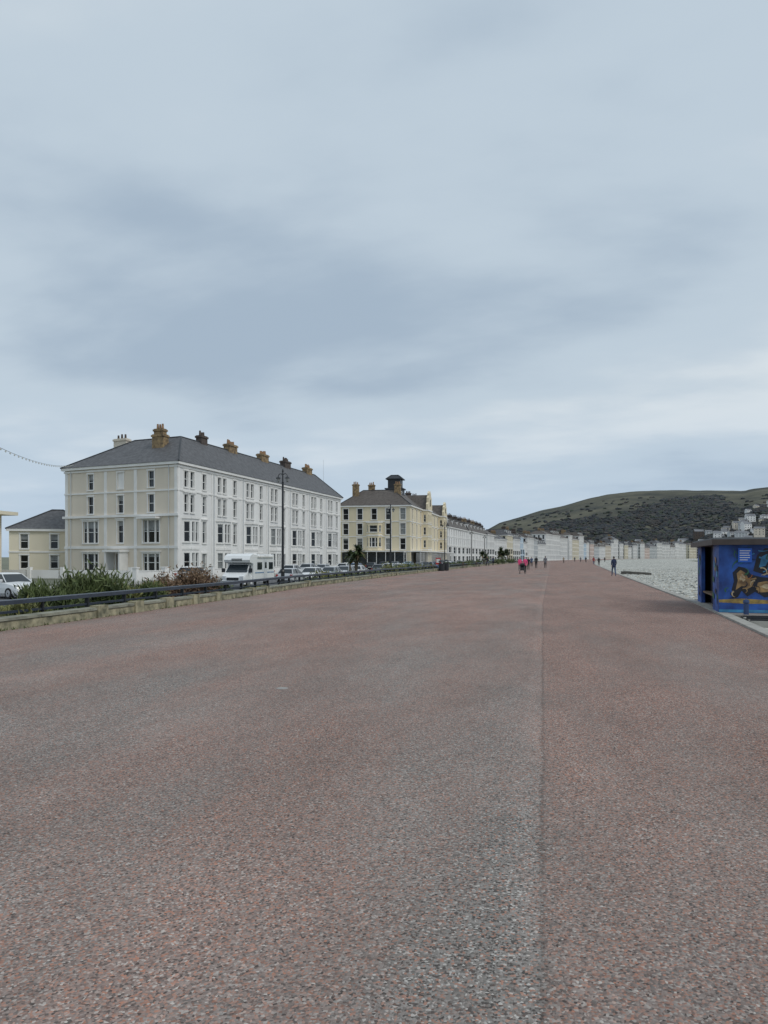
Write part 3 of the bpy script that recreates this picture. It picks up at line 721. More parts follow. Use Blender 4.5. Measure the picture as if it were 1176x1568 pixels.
# ---------------- motorhome
def motorhome(x,y,rz=0):
    e=empty('motorhome',(x,y,-.876),rz)
    Wm=mat('motorhome_grp',(.78,.79,.79),.3,.03,1); GT=mat('grey_trim',(.25,.27,.3),.5,.1,3)
    b=MB(); hw_=1.12
    b.hexa([(-hw_,-1.6,.5),(hw_,-1.6,.5),(hw_,3.1,.5),(-hw_,3.1,.5),(-hw_,-1.7,2.75),(hw_,-1.7,2.75),(hw_,3.0,2.75),(-hw_,3.0,2.75)],Wm)
    pod=[(-1.6,1.98),(-2.35,2.1),(-2.5,2.3),(-2.3,2.62),(-1.7,2.8),(-1.6,2.8)]
    l=[(-hw_*.99,yy_,z_) for yy_,z_ in pod]; r=[(hw_*.99,yy_,z_) for yy_,z_ in pod]
    b.face(l,Wm); b.face(r[::-1],Wm)
    for i in range(len(pod)): j=(i+1)%len(pod); b.face([l[i],r[i],r[j],l[j]],Wm)
    b.obj('habitation_body',e,bevel=.06)
    c=MB(); cw=1.0
    pr=[(-1.62,.35),(-3.2,.35),(-3.3,.5),(-3.28,.85),(-3.05,1.12),(-2.55,1.28),(-1.9,1.97),(-1.62,1.97)]
    l=[(-cw*(.93 if yy_<-3 else 1)*(.86 if z_>1.5 else 1),yy_,z_) for yy_,z_ in pr]; r=[(-a,b_,c_) for a,b_,c_ in l]
    c.face(l,Wm); c.face(r[::-1],Wm)
    for i in range(len(pr)): j=(i+1)%len(pr); c.face([l[i],r[i],r[j],l[j]],Wm)
    c.obj('cab',e,bevel=.05)
    g=MB()
    g.hexa([(-.9,-2.58,1.32),(.9,-2.58,1.32),(.9,-2.4,1.32),(-.9,-2.4,1.32),(-.8,-2.03,1.92),(.8,-2.03,1.92),(.8,-1.9,1.92),(-.8,-1.9,1.92)],CGL)
    for sg in (-1,1):
        a=sg*1.005; b2=sg*.9
        pts=[(a,-2.45,1.25),(a,-1.75,1.25),(b2,-1.75,1.85),(b2,-1.98,1.85)]; pts2=[(p[0]+sg*.012,p[1],p[2]) for p in pts]
        g.hexa([*pts[:2],*pts2[:2][::-1],*[pts[3],pts[2]],*[pts2[2],pts2[3]]],CGL)
        for (y0,y1,z0,z1) in ((-.9,.1,1.5,2.1),(1.7,2.6,1.5,2.1)):
            g.box(min(sg*hw_,sg*(hw_+.03)),max(sg*hw_,sg*(hw_+.03)),y0,y1,z0,z1,CGL)
    g.box(-.45,.45,-2.49,-2.44,2.22,2.4,CGL)
    g.obj('windows',e)
    t_=MB()
    t_.box(-.95,.95,-3.36,-3.22,.35,.62,GT); t_.box(-.5,.5,-3.34,-3.25,.68,.9,BLACK); t_.box(-.26,.26,-3.385,-3.36,.42,.53,PLATE)
    for sg in (-1,1):
        t_.box(min(sg*.58,sg*.9),max(sg*.58,sg*.9),-3.3,-3.12,.72,1.0,LIGHT)
        t_.box(min(sg*hw_,sg*(hw_+.02)),max(sg*hw_,sg*(hw_+.02)),-1.5,3.0,.5,.72,GT)
        t_.box(min(sg*hw_,sg*(hw_+.015)),max(sg*hw_,sg*(hw_+.015)),-1.4,2.9,1.2,1.28,mat('blue_stripe',(.15,.25,.4),.4,.05,2))
        t_.box(min(sg*1.02,sg*1.3),max(sg*1.02,sg*1.3),-2.5,-2.4,1.3,1.62,BLACK)
    t_.box(hw_,hw_+.025,.55,1.25,.6,2.35,mat('motorhome_door',(.7,.71,.72),.35,.03,1)); t_.box(hw_+.025,hw_+.045,.7,1.1,1.6,2.1,CGL)
    t_.box(-.4,.4,0,.8,2.75,2.87,W_trim); t_.box(hw_,hw_+.12,-.9,2.6,2.5,2.62,W_trim)
    t_.obj('trim',e)
    w_=MB()
    for sx_ in (-1.06,1.06):
        for y_ in (-2.55,1.5): wheel(w_,sx_,y_,.36,.25)
    w_.obj('wheels',e)
x,y=S(377,60); motorhome(-24.75,y+3.2)
# ---------------- litter bin, signs
def bin_(u,d,h=1.35,col=BLACK):
    x,y=S(u,d); B=Bld('litter_bin')
    B['body'].lathe((x,y,0),[(.3,0),(.34,.05),(.36,h*.65),(.38,h*.68)],col,16)
    for a in range(4):
        t_=math.pi/4+a*math.pi/2; B['lid'].tube((x+.3*math.cos(t_),y+.3*math.sin(t_),h*.66),(x+.3*math.cos(t_),y+.3*math.sin(t_),h*.85),.03,.03,col,6)
    B['lid'].lathe((x,y,h*.84),[(.38,0),(.36,.08),(.25,.17),(.06,.22)],col,16); B.finish()
bin_(676,90,1.3); bin_(683,92,1.35)
B=Bld('information_sign'); x,y=S(671,95); RED=mat('sign_red',(.5,.04,.03),.5,.1,3)
for o in (-.3,.3): B['posts'].tube((x+o,y,-.1),(x+o,y,1.6),.03,.03,BLACK,6)
B['panel'].box(x-.3,x+.3,y-.04,y+.0,.7,1.55,RED); B['panel'].box(x-.22,x+.22,y-.05,y-.041,.95,1.4,W_trim); B.finish()
WOOD=mat('bench_wood',(.16,.1,.06),.7,.25,5)
for yv in (110,128,146):
    e=Bld('park_bench'); x=xl(yv)+.6
    for k in range(3): e['seat'].box(x-.25+k*.17,x-.12+k*.17,yv,yv+1.8,.43,.46,WOOD)
    for k in range(2): e['backrest'].box(x-.32,x-.29,yv,yv+1.8,.58+k*.17,.7+k*.17,WOOD)
    for q_ in (.15,1.65):
        e['leg'].box(x-.3,x-.24,yv+q_-.03,yv+q_+.03,0,.88,BLACK); e['leg'].box(x+.16,x+.22,yv+q_-.03,yv+q_+.03,0,.43,BLACK)
    e.finish()
# slipway wall on the beach edge
mb=MB(); x,y=S(950,80); DKW=mat('wet_dark_concrete',(.09,.085,.075),.9,.25,3)
mb.hexa([(x,y-1,-.2),(x+3.0,y-1,-.2),(x+3.0,y-.6,-.2),(x,y-.6,-.2),(x,y-1,.16),(x+3.0,y-1,.0),(x+3.0,y-.6,.0),(x,y-.6,.16)],DKW)
mb.hexa([(x+.4,y+1,-.2),(x+3.0,y+1,-.2),(x+3.0,y+1.3,-.2),(x+.4,y+1.3,-.2),(x+.4,y+1,.16),(x+3.0,y+1,.0),(x+3.0,y+1.3,.0),(x+.4,y+1.3,.16)],DKW); mb.obj('slipway_wall')
# ---------------- beach shelter with mural (local frame: x along front, y back)
sh=empty('seafront_shelter',(4.72,23.5,0),-math.atan(.5/6))
MBLUE=mat('mural_blue',(.02,.085,.32),.6,.5,1.8,col2=(.008,.02,.11)); MBLK=mat('mural_black',(.012,.012,.02),.6,.4,3)
MOCH=mat('mural_ochre',(.34,.21,.085),.6,.35,5,col2=(.13,.075,.04)); MTAN=mat('mural_tan',(.46,.36,.22),.6,.3,7); MYEL=mat('mural_yellow',(.38,.26,.06),.6,.4,5,col2=(.16,.11,.05)); MORG=mat('mural_orange',(.36,.11,.03),.6,.3,4); MCY=mat('mural_cyan',(.05,.22,.40),.6,.4,3); MGRN=mat('mural_green',(.03,.12,.06),.6,.4,3)
RFB=mat('shelter_roof_fascia',(.06,.045,.04),.6,.25,3); PAD=mat('shelter_pad_concrete',(.27,.24,.215),.9,.15,2,bump=.3,bscale=20)
SX,SY=0.0,0.0; SX2,SY2=5.4,6.2
mb=MB()
mb.box(SX,SX2,SY,SY+.15,.05,2.0,MBLUE)
mb.box(SX,SX+.12,SY+.151,SY+1.5,.05,2.0,MBLUE); mb.box(SX+.3,SX+.4,SY+1.5,SY+4.9,.05,2.0,MBLK); mb.box(SX,SX+.12,SY+4.9,SY2,.05,2.0,MBLUE)
mb.box(SX+.05,SX+.5,SY+1.502,SY+4.898,.42,.47,WOOD)
mb.box(SX2-.12,SX2,SY+.151,SY2,.05,2.0,MBLUE); mb.box(SX+.121,SX2-.121,SY2-.15,SY2,.05,2.0,MBLK)
mb.obj('walls',sh)
mb=MB(); mb.box(SX-.22,SX2+.3,SY-.3,SY2+.3,2.001,2.16,RFB); mb.box(SX-.15,SX2+.22,SY-.22,SY2+.22,2.16,2.21,mat('roof_felt',(.16,.17,.18),.9,.2,3))
mb.obj('roof',sh)
def shape(mb,pts,layer,m,ox=SX,oz=0): mb.face([(ox+p[0],SY-.002*layer,oz+p[1]) for p in pts],m)
_lay=[8.0]
def ribbon(mb,pts,w0,w1,m):
    _lay[0]+=.12; n=len(pts)
    for i in range(n-1):
        a,b=Vector(pts[i]),Vector(pts[i+1]); t_=(b-a).normalized(); nrm=Vector((-t_.y,t_.x)); wa=w0+(w1-w0)*i/(n-1); wb=w0+(w1-w0)*(i+1)/(n-1)
        shape(mb,[a-nrm*wa,b-nrm*wb,b+nrm*wb,a+nrm*wa],_lay[0]+i*.004,m)
mu=MB()
shape(mu,[(.0,.34),(.7,.31),(2,.33),(5.2,.34),(5.2,.43),(3,.46),(1.4,.42),(.6,.46),(0,.42)],1,MYEL)
shape(mu,[(.0,.06),(5.2,.06),(5.2,.14),(0,.14)],1,MCY)
shape(mu,[(.30,.58),(.40,.95),(.36,1.2),(.52,1.38),(.70,1.34),(.85,1.15),(1.1,1.08),(1.5,1.05),(2.0,1.1),(2.6,1.0),(3.2,.8),(3.2,.62),(2.7,.7),(2.4,.5),(1.9,.72),(1.5,.56),(1.2,.5),(.95,.66),(.75,.52),(.6,.68),(.5,.5),(.38,.46)],2,MBLK)
shape(mu,[(.44,.70),(.50,.98),(.47,1.18),(.57,1.28),(.70,1.2),(.78,1.02),(.92,.93),(.86,.8),(.72,.72),(.60,.82)],3,MOCH)
shape(mu,[(.98,.72),(1.02,.92),(1.25,.97),(1.5,.92),(1.55,.76),(1.3,.66),(1.1,.64)],3,MOCH)
shape(mu,[(1.65,.78),(1.7,.98),(2.1,1.0),(2.5,.88),(2.3,.64),(1.9,.80)],3,MOCH)
shape(mu,[(.54,1.02),(.60,1.18),(.68,1.1),(.70,1.0),(.62,.92)],4,MTAN)
shape(mu,[(1.08,.80),(1.2,.88),(1.42,.86),(1.46,.78),(1.25,.74)],4,MTAN)
shape(mu,[(.9,1.25),(1.0,1.7),(1.2,1.9),(1.6,1.93),(1.9,1.7),(1.9,1.3),(1.6,1.15),(1.2,1.15)],2,MBLK)
shape(mu,[(1.05,1.35),(1.12,1.66),(1.26,1.74),(1.30,1.55),(1.22,1.4)],3,MCY)
shape(mu,[(1.4,1.3),(1.45,1.55),(1.62,1.68),(1.74,1.5),(1.66,1.3)],3,MOCH)
shape(mu,[(1.5,1.42),(1.55,1.54),(1.62,1.55),(1.62,1.44)],4,MTAN)
shape(mu,[(2.2,1.2),(2.4,1.9),(3.4,1.9),(3.2,1.2)],2,MORG)
# curling brush strokes
rs=random.Random(5)
for i in range(70):
    x0,z0_=rs.uniform(.08,2.6),rs.uniform(.5,1.85); a_=rs.uniform(0,6.28); cu_=rs.uniform(-.9,.9); st_=rs.uniform(.03,.07); pts=[(x0,z0_)]
    for k in range(7):
        x0+=st_*math.cos(a_); z0_+=st_*math.sin(a_)*.9; a_+=cu_*.6
        pts.append((min(2.9,max(.05,x0)),min(1.93,max(.47,z0_))))
    inner=(.4<x0<1.6 and z0_<1.3)
    ribbon(mu,pts,rs.uniform(.012,.028),.004,rs.choice([MBLK,MBLK,MTAN,MOCH,MBLK,MORG]) if inner else rs.choice([MCY,MBLK,MBLK,MBLUE,MCY,MGRN]))
mu.obj('mural',sh)
mu=MB()
for i in range(26):
    y0=rs.choice([rs.uniform(.15,1.0),rs.uniform(5.0,5.6)]); z0_=rs.uniform(.2,1.6)
    mu.face([(SX-.003-.001*i,y0,z0_),(SX-.003-.001*i,y0+rs.uniform(.1,.4),z0_+.06),(SX-.003-.001*i,y0+rs.uniform(.2,.5),z0_+.22),(SX-.003-.001*i,y0+.05,z0_+.16)],rs.choice([MCY,MGRN,MBLK,MBLK,MOCH]))
mu.obj('side_mural',sh)
sg=MB(); BS=mat('sign_blue',(.02,.12,.55),.5,.05,3)
sg.box(SX+.5,SX+.86,SY-.08,SY-.05,1.5,1.9,BS)
for k in range(5): sg.box(SX+.54,SX+rs.uniform(.7,.83),SY-.084,SY-.0805,1.56+k*.065,1.58+k*.065,W_trim)
sg.obj('shelter_sign',sh)
mb=MB(); mb.box(SX+.0,SX2+1,SY-.9,SY2+1.2,-.4,.045,PAD); mb.obj('shelter_plinth',sh)
mb=MB()
for k in range(4):
    mb.box(.45,6.5,-1.30-.42*k,-.92-.42*k,-.6,.03-.004*k,DKW if k%2==0 else CONC)
for k in range(3):
    mb.box(.45,6.5,-1.34-.84*k*.7,-1.27-.84*k*.7,-.5,.065,BLACK)
mb.obj('beach_steps',sh)
B=Bld('bollard'); qx,qy=5.3,22.85; B['post'].lathe((qx,qy,.04),[(.07,0),(.07,.32),(.09,.34),(.08,.4),(.03,.43)],mat('bollard_blue',(.03,.06,.15),.5,.2,4),10); B.finish()
# ---------------- hill
pu=[300,600,690,740,765,800,830,860,900,930,960,1000,1050,1100,1140,1150,1176,1300,1500,1800]
pv=[850,849,836,815,801,791,782,776,765,759,756,754,753,754.5,755,752,749,741,760,800]
HD=2200
def ridge(u): return (VH-float(np.interp(u,pu,pv)))*HD/F+CH
def ground_z(x,y):
    d=-x*sT+y*cT; r=x*cT+y*sT; u=588+F*r/d
    R=ridge(u); 
    dd=d
    st=1250 if u<1020 else max(1020,1250-(u-1020)*1.6)
    t_=(dd-st)/(HD-st)
    if t_<=0: return -1.2
    nz=noise.fractal(Vector((x*.0022,y*.0022,0)),1,2,5)
    if t_<1:
        z=R*(1-(1-t_)**1.7)**1.15*(.96+.04*t_); z+=nz*14*t_*(1-t_)*2.5
    else: z=R*(1-.25*(t_-1)**1.2*2)
    z+=noise.fractal(Vector((x*.01,y*.01,3)),1,2,4)*1.6*min(1,t_*4)
    return z
def hillmat():
    m=bpy.data.materials.new('hazy_hillside'); m.use_nodes=True; nt=m.node_tree; L=nt.links.new; b=nt.nodes['Principled BSDF']; b.inputs['Roughness'].default_value=1; b.inputs['Specular IOR Level'].default_value=.1
    tc=nn(nt,'ShaderNodeTexCoord')
    n=nn(nt,'ShaderNodeTexNoise'); n.inputs['Scale'].default_value=.007; n.inputs['Detail'].default_value=12; n.inputs['Roughness'].default_value=.72; L(tc.outputs['Object'],n.inputs['Vector'])
    r=nn(nt,'ShaderNodeValToRGB'); cr=r.color_ramp; cr.elements[0].position=.34; cr.elements[0].color=(.045,.052,.052,1); cr.elements[1].position=.70; cr.elements[1].color=(.165,.16,.125,1)  # distance haze is mixed into these hill colours as blue-grey
    e=cr.elements.new(.45); e.color=(.08,.082,.07,1); e=cr.elements.new(.56); e.color=(.12,.118,.09,1)
    L(n.outputs[0],r.inputs[0]); L(r.outputs[0],b.inputs['Base Color'])
    return m
HM=hillmat()
us=np.linspace(500,1750,190); ds=np.concatenate([np.linspace(1000,2300,70),np.linspace(2350,3600,12)])
V=[];Fc=[]
for d in ds:
    for u in us:
        x,y=S(u,d); V.append((x,y,ground_z(x,y)))
nu=len(us)
for i in range(len(ds)-1):
    for j in range(nu-1): Fc.append((i*nu+j,i*nu+j+1,(i+1)*nu+j+1,(i+1)*nu+j))
me=bpy.data.meshes.new('headland_hill'); me.from_pydata(V,[],Fc); me.materials.append(HM); me.polygons.foreach_set('use_smooth',[True]*len(Fc)); me.update()
o=bpy.data.objects.new('headland_hill',me); scn.collection.objects.link(o)
# trees on hill
DT=[mat('hazy_wood_dark',(.040,.046,.052),1,.3,.02),mat('hazy_wood_brown',(.068,.064,.062),1,.3,.02),mat('hazy_wood_green',(.052,.064,.050),1,.3,.02)]  # tree colours lifted and blued to paint in some distance haze
bm=bmesh.new(); bmesh.ops.create_icosphere(bm,subdivisions=1,radius=1); iv=[v.co.copy() for v in bm.verts]; iff=[tuple(v.index for v in f.verts) for f in bm.faces]; bm.free()
mb=MB(); cnt=0; tries=0
while cnt<9000 and tries<90000:
    tries+=1
    u=random.uniform(770,1250); d=random.uniform(1150,2120); x,y=S(u,d); z=ground_z(x,y)
    if z<2: continue
    v=VH-(z-CH)*F/d; rv=float(np.interp(u,pu,pv)); rel=(v-rv)/(VH-rv+1e-6)
    m_=noise.fractal(Vector((x*.005,y*.005,7)),1,2,5)
    lim=float(np.interp(u,[760,820,850,900,1000,1250],[.6,.42,.20,.24,.20,.26]))
    if rel<lim+m_*.25 and (random.random()>.03 or rel<.08): continue
    if u>1060 and rel>.35 and random.random()>.45: continue
    if m_<-.15 and rel>.5 and random.random()>.2: continue
    r0=random.uniform(2.2,4.6); k=mb.mi(random.choices(DT,[5,3,2])[0]); base=len(mb.v)
    for c in iv:
        q=r0*(1+random.uniform(-.35,.35)); mb.v.append((x+c.x*q*1.3,y+c.y*q,z+r0*.2+c.z*q*.75))
    for f in iff: mb.f.append(tuple(base+a for a in f)); mb.m.append(k)
    cnt+=1
mb.obj('distant_woodland')
# distant town
def house(mb,x,y,z,w,l,h,rot,wm,rm,nf=2):
    c,s_=math.cos(rot),math.sin(rot)
    def Q(a,b,zz): return (x+a*c-b*s_,y+a*s_+b*c,zz)
    mb.hexa([Q(-w,-l,z-6),Q(w,-l,z-6),Q(w,l,z-6),Q(-w,l,z-6),Q(-w,-l,z+h),Q(w,-l,z+h),Q(w,l,z+h),Q(-w,l,z+h)],wm)
    rz_=h+l*.7; a=[Q(-w-.3,-l-.3,z+h+.003),Q(w+.3,-l-.3,z+h+.003),Q(w+.3,l+.3,z+h+.003),Q(-w-.3,l+.3,z+h+.003)]; r0,r1=Q(-w-.3,0,z+rz_),Q(w+.3,0,z+rz_)
    mb.face([a[0],a[1],r1,r0],rm); mb.face([a[2],a[3],r0,r1],rm); mb.face([a[3],a[0],r0],wm); mb.face([a[1],a[2],r1],wm)
    for f in range(nf):
        zz=z+h*(f+.25)/nf; hh=h*.45/nf; n_=max(2,int(w/2))
        for i in range(n_):
            cx_=-w+2*w*(i+.5)/n_
            mb.face([Q(cx_-.6,-l-.05,zz),Q(cx_+.6,-l-.05,zz),Q(cx_+.6,-l-.05,zz+hh),Q(cx_-.6,-l-.05,zz+hh)],GL[1])
    mb.hexa([Q(w*.6,-.6,z+h),Q(w*.6+1.2,-.6,z+h),Q(w*.6+1.2,.6,z+h),Q(w*.6,.6,z+h),Q(w*.6,-.6,z+rz_+1.5),Q(w*.6+1.2,-.6,z+rz_+1.5),Q(w*.6+1.2,.6,z+rz_+1.5),Q(w*.6,.6,z+rz_+1.5)],BRKD)
mb=MB(); wc=[W_white,W_trim,W_white,W_yel2,W_grey,W_cream,BRKD]
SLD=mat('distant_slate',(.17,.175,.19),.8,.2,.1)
cnt=0
while cnt<150:
    u=random.uniform(740,1170); d=random.uniform(700,1330)
    if u<880: d=random.uniform(640,1000)
    else:
        dmin=np.interp(u,[880,945,1000,1060,1180],[700,830,940,1050,1160]); 
        if d<dmin: continue
    x,y=S(u,d); z=max(-1,ground_z(x,y))+ (random.uniform(0,7) if u>860 else 0)
    w=random.uniform(5,9); house(mb,x,y,z,w,random.uniform(4,6),random.uniform(7,13),TH+random.uniform(-.7,.7)*.6,random.choice(wc),SLD,3); cnt+=1
cnt=0
while cnt<85:
    u=random.uniform(1030,1300); d=random.uniform(1150,1700); x,y=S(u,d); z=ground_z(x,y); v=VH-(z-CH)*F/d
    lo=np.interp(u,[1030,1100,1130,1160,1180,1300],[828,815,795,778,772,765])
    if v<lo or z<1: continue
    w=random.uniform(3,7); house(mb,x,y,z,w,random.uniform(3,4.5),random.uniform(4,6.5),TH+random.uniform(-.5,.5),random.choice(wc[:6]),SLD,2); cnt+=1
mb.obj('distant_town')
# ---------------- people
SK=mat('skin',(.45,.28,.2),.6,.08,5); SHOE=mat('shoe',(.03,.03,.03),.6,.2,5)
HAIRS={'dark':mat('hair_dark',(.03,.02,.015),.7,.2,20),'grey':mat('hair_grey',(.3,.3,.29),.7,.2,20),'fair':mat('hair_fair',(.3,.2,.1),.7,.2,20)}
def cloth(n,c): return mat('cloth_'+n,c,.85,.12,6)
EYE=mat('eye',(.03,.025,.02),.3,.1,5); LIP=mat('lips',(.35,.14,.12),.6,.1,5)
def person(u,v,h,coat,trs,hair,rz,phase=1,d=None,kind='pedestrian',arms=.35,hat=None):
    if d is None: d=F*CH/(v-VH)
    x,y=S(u,d); k=h/1.75; st=.32*phase
    J=[];E=[];R=[]
    def add(p,r,par=None):
        J.append(p);R.append(r)
        if par is not None: E.append((par,len(J)-1))
        return len(J)-1
    pel=add((0,0,.95),.15); sp=add((0,-.01,1.12),.14,pel); chs=add((0,-.01,1.34),.165,sp); nk=add((0,0,1.48),.07,chs); hd=add((0,-.015,1.58),.055,nk)
    hands=[]
    for sg in (-1,1):
        swing=arms*phase*sg
        shd=add((sg*.17,0,1.42),.075,chs); el=add((sg*.235,swing*.28,1.16),.052,shd); wr=add((sg*.24,swing*.42-.1,.94),.034,el); hands.append((J[wr],sg))
        s2=-st*sg*.5
        hp=add((sg*.09,0,.88),.10,pel); kn=add((sg*.095,s2*.75-.06,.50),.066,hp); an=add((sg*.095,s2*1.4+(.04 if s2>0 else 0),.09 if s2<=0 else .12),.042,kn); to_=add((sg*.11,s2*1.4-.17,.045),.038,an)
    me=bpy.data.meshes.new('tmp'); me.from_pydata(J,E,[]); ob=bpy.data.objects.new('tmp',me); scn.collection.objects.link(ob)
    md=ob.modifiers.new('s','SKIN'); md.use_smooth_shade=True
    for i,sv in enumerate(me.skin_vertices[0].data): sv.radius=(R[i],R[i]*.85 if i in(0,1,2) else R[i]); sv.use_root=(i==0)
    ob.modifiers.new('u','SUBSURF').levels=1
    dg=bpy.context.evaluated_depsgraph_get(); nm=bpy.data.meshes.new_from_object(ob.evaluated_get(dg)); bpy.data.objects.remove(ob)
    for m_ in (coat,trs,SK,SHOE): nm.materials.append(m_)
    for p in nm.polygons:
        c=p.center; p.use_smooth=True
        if c.z>1.5: p.material_index=2
        elif c.z>.80 and not(abs(c.x)>.19 and c.z<.95): p.material_index=0
        elif abs(c.x)>.19: p.material_index=2
        elif c.z<.1: p.material_index=3
        else: p.material_index=1
    e=empty(kind,(x,y,0),rz); e.scale=(k,)*3
    o=bpy.data.objects.new('body',nm); scn.collection.objects.link(o); o.parent=e
    bm=bmesh.new(); bmesh.ops.create_uvsphere(bm,u_segments=16,v_segments=12,radius=1)
    for vv in bm.verts:
        c=vv.co; wz=1-.22*max(0,-c.z); nose=.025*max(0,1-abs(c.x)*5)*max(0,1-abs(c.z+.05)*4)*(1 if c.y<-.5 else 0)
        vv.co=Vector((c.x*.076*wz,c.y*.095*wz-nose-.02,1.66+c.z*.118))
    hm=bpy.data.meshes.new('head'); bm.to_mesh(hm); bm.free()
    hm.materials.append(SK); hm.materials.append(hat or HAIRS[hair])
    for p in hm.polygons:
        p.use_smooth=True; p.material_index=1 if (p.center.z>1.715 or (p.center.y>-.01 and p.center.z>1.6)) else 0
    o=bpy.data.objects.new('head',hm); scn.collection.objects.link(o); o.parent=e
    f=MB()
    for sg in (-1,1):
        f.lathe((sg*.03,-.108,1.655),[(.012,0),(.013,.008),(.006,.014)],EYE,8)
        f.tube((sg*.074,-.01,1.63),(sg*.084,.0,1.68),.016,.02,SK,8)
    f.box(-.025,.025,-.108,-.1,1.598,1.608,LIP)
    for (w,sg) in hands:
        w=Vector(w); f.hexa([w+Vector(q) for q in ((-.014,-.035,-.10),(.014,-.035,-.10),(.014,.04,-.10),(-.014,.04,-.10),(-.018,-.028,0),(.018,-.028,0),(.018,.028,0),(-.018,.028,0))],SK)
        for i,L_ in enumerate((.07,.08,.074,.058)):
            a=w+Vector((0,-.028+i*.019,-.098)); b=a+Vector((-sg*.008,-.004,-L_*.55)); c=b+Vector((-sg*.022,-.004,-L_*.42)); f.tube(a,b,.0088,.008,SK,6); f.tube(b,c,.008,.006,SK,6)
        a=w+Vector((0,-.03,-.03)); b=a+Vector((-sg*.008,-.03,-.035)); f.tube(a,b,.011,.009,SK,6); f.tube(b,b+Vector((-sg*.01,-.008,-.03)),.009,.007,SK,6)
    f.obj('face_and_hands',e,smooth=True)
    j=MB(); j.lathe((0,0,.80),[(.155,0),(.165,.03),(.155,.14),(.15,.2)],coat,14); j.lathe((0,0,1.46),[(.085,0),(.08,.05),(.07,.06)],coat,12); jo=j.obj('jacket_hem',e,smooth=True); jo.scale=(1.08,.86,1)
    return e
NAVY=cloth('navy',(.02,.03,.07)); DK=cloth('black',(.018,.018,.02)); PK=cloth('pink',(.75,.08,.22)); RD=cloth('red',(.30,.04,.04)); GYc=cloth('grey',(.15,.15,.17)); JEAN=cloth('denim',(.06,.09,.17)); BGc=cloth('beige',(.35,.28,.2)); GRc=cloth('green',(.05,.09,.05))
person(940,882,1.70,NAVY,JEAN,'dark',math.pi+.2,1)
person(804,877,1.66,PK,DK,'fair',.1,-1)
person(796,874,1.60,PK,GYc,'dark',.2,1)
person(809,873,1.62,DK,DK,'dark',0,1)
person(821,870.5,1.75,DK,DK,'grey',math.pi,1)
person(835,870,1.78,GYc,DK,'dark',math.pi,-1)
person(814,868,1.68,JEAN,DK,'dark',0,-1)
person(746,866,1.72,DK,JEAN,'dark',.5,1); person(755,866,1.70,NAVY,DK,'grey',.3,-1)
person(863,862.5,1.7,BGc,DK,'fair',0,1); person(897,861.5,1.75,DK,DK,'dark',.1,1)
person(909,864.5,1.72,RD,JEAN,'dark',math.pi,-1); person(917,866.5,1.65,DK,DK,'grey',math.pi,1)
person(880,860.5,1.7,NAVY,DK,'dark',0,1); person(889,861,1.7,GYc,DK,'dark',0,-1); person(926,861,1.7,DK,DK,'dark',0,-1)
# pushchair by the pink coat
e=Bld('pushchair'); x,y=S(800,74)
e['seat'].hexa([(x-.22,y-.3,.35),(x+.22,y-.3,.35),(x+.22,y+.25,.45),(x-.22,y+.25,.45),(x-.2,y-.25,.45),(x+.2,y-.25,.45),(x+.22,y+.35,.95),(x-.22,y+.35,.95)],DK)
e['hood'].hexa([(x-.23,y-.1,.85),(x+.23,y-.1,.85),(x+.23,y+.35,.8),(x-.23,y+.35,.8),(x-.2,y+.0,1.0),(x+.2,y+.0,1.0),(x+.2,y+.3,1.02),(x-.2,y+.3,1.02)],DK)
for sx_ in (-.25,.25):
    for yy_ in (-.35,.3): e['wheel'].tube((x+sx_-.02,y+yy_,.13),(x+sx_+.02,y+yy_,.13),.13,.13,TYRE,12)
    e['chassis'].tube((x+sx_,y-.35,.13),(x+sx_,y+.55,1.05),.015,.015,BLACK,6); e['chassis'].tube((x+sx_,y+.3,.13),(x+sx_,y-.1,.6),.015,.015,BLACK,6)
e['chassis'].tube((x-.25,y+.55,1.05),(x+.25,y+.55,1.05),.02,.02,BLACK,6); e.finish()
# ---------------- world
w=bpy.data.worlds.new('World'); scn.world=w; w.use_nodes=True; nt=w.node_tree; L=nt.links.new
bg=nt.nodes['Background']; bg.inputs['Strength'].default_value=.1
sky=nn(nt,'ShaderNodeTexSky'); sky.sky_type='NISHITA'; sky.sun_disc=False
az=math.radians(110); elv=math.radians(48)
sky.sun_elevation=elv; sky.sun_rotation=az
tc=nn(nt,'ShaderNodeTexCoord'); sx=nn(nt,'ShaderNodeSeparateXYZ'); L(tc.outputs['Generated'],sx.inputs[0])
def mth(op,a,b=None,c=None):
    n=nn(nt,'ShaderNodeMath',operation=op)
    for i,x_ in enumerate((a,b,c)):
        if x_ is None: continue
        if isinstance(x_,(int,float)): n.inputs[i].default_value=x_
        else: L(x_,n.inputs[i])
    return n.outputs[0]
zc=mth('ADD',mth('MAXIMUM',sx.outputs[2],0.0),.16)
cb=nn(nt,'ShaderNodeCombineXYZ'); L(mth('DIVIDE',sx.outputs[0],zc),cb.inputs[0]); L(mth('DIVIDE',sx.outputs[1],zc),cb.inputs[1])
mpn=nn(nt,'ShaderNodeMapping'); mpn.inputs['Location'].default_value=(3.1,1.7,0); mpn.inputs['Scale'].default_value=(.6,.85,1); mpn.inputs['Rotation'].default_value=(0,0,.25); L(cb.outputs[0],mpn.inputs[0])
n1=nn(nt,'ShaderNodeTexNoise'); n1.inputs['Scale'].default_value=1.1; n1.inputs['Detail'].default_value=9; n1.inputs['Roughness'].default_value=.47; n1.inputs['Distortion'].default_value=.2; L(mpn.outputs[0],n1.inputs['Vector'])
n2=nn(nt,'ShaderNodeTexNoise'); n2.inputs['Scale'].default_value=3.2; n2.inputs['Detail'].default_value=6; n2.inputs['Roughness'].default_value=.5; L(mpn.outputs[0],n2.inputs['Vector'])
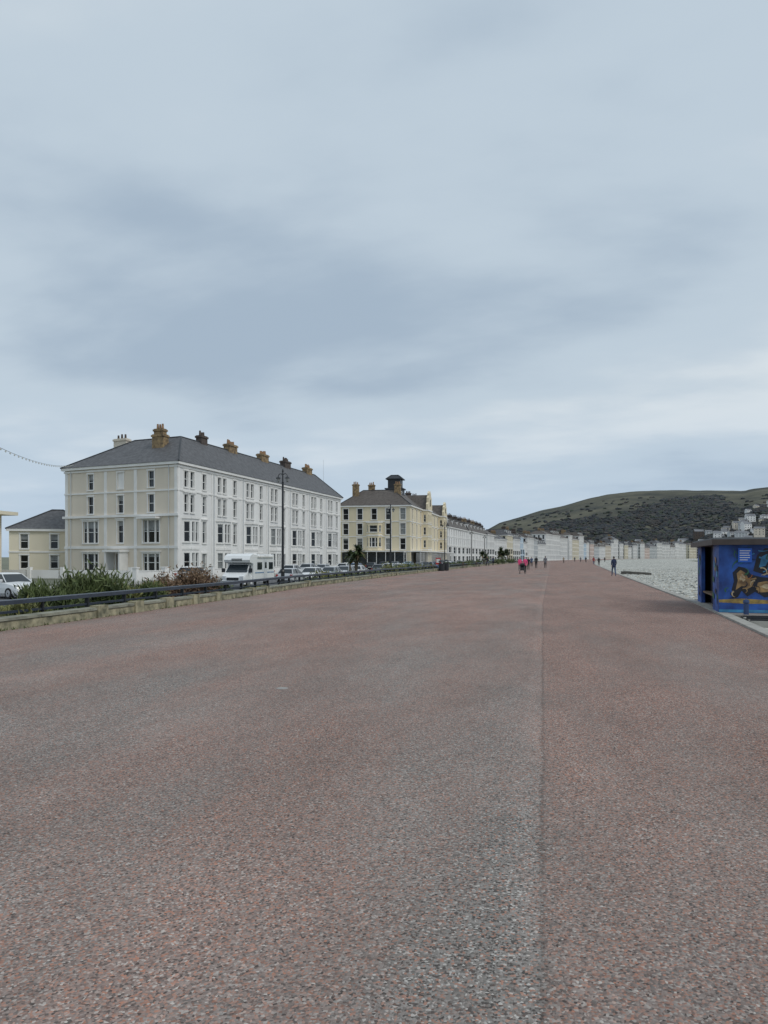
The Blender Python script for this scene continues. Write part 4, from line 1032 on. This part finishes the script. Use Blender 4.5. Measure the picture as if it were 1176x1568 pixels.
nsum=mth('ADD',n1.outputs[0],mth('MULTIPLY',mth('SUBTRACT',n2.outputs[0],.5),.22))
rp_=nn(nt,'ShaderNodeValToRGB'); cr=rp_.color_ramp; cr.elements[0].position=.30; cr.elements[0].color=(.385,.48,.585,1); cr.elements[1].position=.68; cr.elements[1].color=(.70,.765,.81,1); e_=cr.elements.new(.5); e_.color=(.535,.63,.715,1); cr.interpolation='EASE'
L(nsum,rp_.inputs[0])
hz=nn(nt,'ShaderNodeMapRange'); hz.inputs[1].default_value=0.0; hz.inputs[2].default_value=.2; hz.inputs[3].default_value=.6; hz.inputs[4].default_value=0; L(sx.outputs[2],hz.inputs[0])
m1=nn(nt,'ShaderNodeMix',data_type='RGBA'); L(hz.outputs[0],m1.inputs['Factor']); L(rp_.outputs[0],m1.inputs['A']); m1.inputs['B'].default_value=(.46,.59,.76,1)
sc=nn(nt,'ShaderNodeVectorMath',operation='SCALE'); L(m1.outputs['Result'],sc.inputs[0]); sc.inputs['Scale'].default_value=10
m2=nn(nt,'ShaderNodeMix',data_type='RGBA'); m2.inputs['Factor'].default_value=.95; L(sky.outputs[0],m2.inputs['A']); L(sc.outputs[0],m2.inputs['B'])
L(m2.outputs['Result'],bg.inputs['Color'])
sl=bpy.data.lights.new('sun','SUN'); sl.energy=1.2; sl.angle=math.radians(25); sl.color=(1,.95,.87)
so=bpy.data.objects.new('sun',sl); scn.collection.objects.link(so)
dirv=Vector((math.sin(az)*math.cos(elv),math.cos(az)*math.cos(elv),math.sin(elv)))
so.rotation_euler=dirv.to_track_quat('Z','Y').to_euler(); so.location=(20,-20,60)
cam=bpy.data.cameras.new('camera'); co=bpy.data.objects.new('camera',cam); scn.collection.objects.link(co)
cam.sensor_fit='HORIZONTAL'; cam.sensor_width=36; cam.lens=F/1176*36; cam.shift_y=(VH-784)/1176; cam.clip_end=20000; cam.clip_start=.05
co.location=(0,0,CH); co.rotation_euler=(math.pi/2,0,TH); scn.camera=co
scn.view_settings.view_transform='Standard'; scn.view_settings.look='None'; scn.view_settings.exposure=0
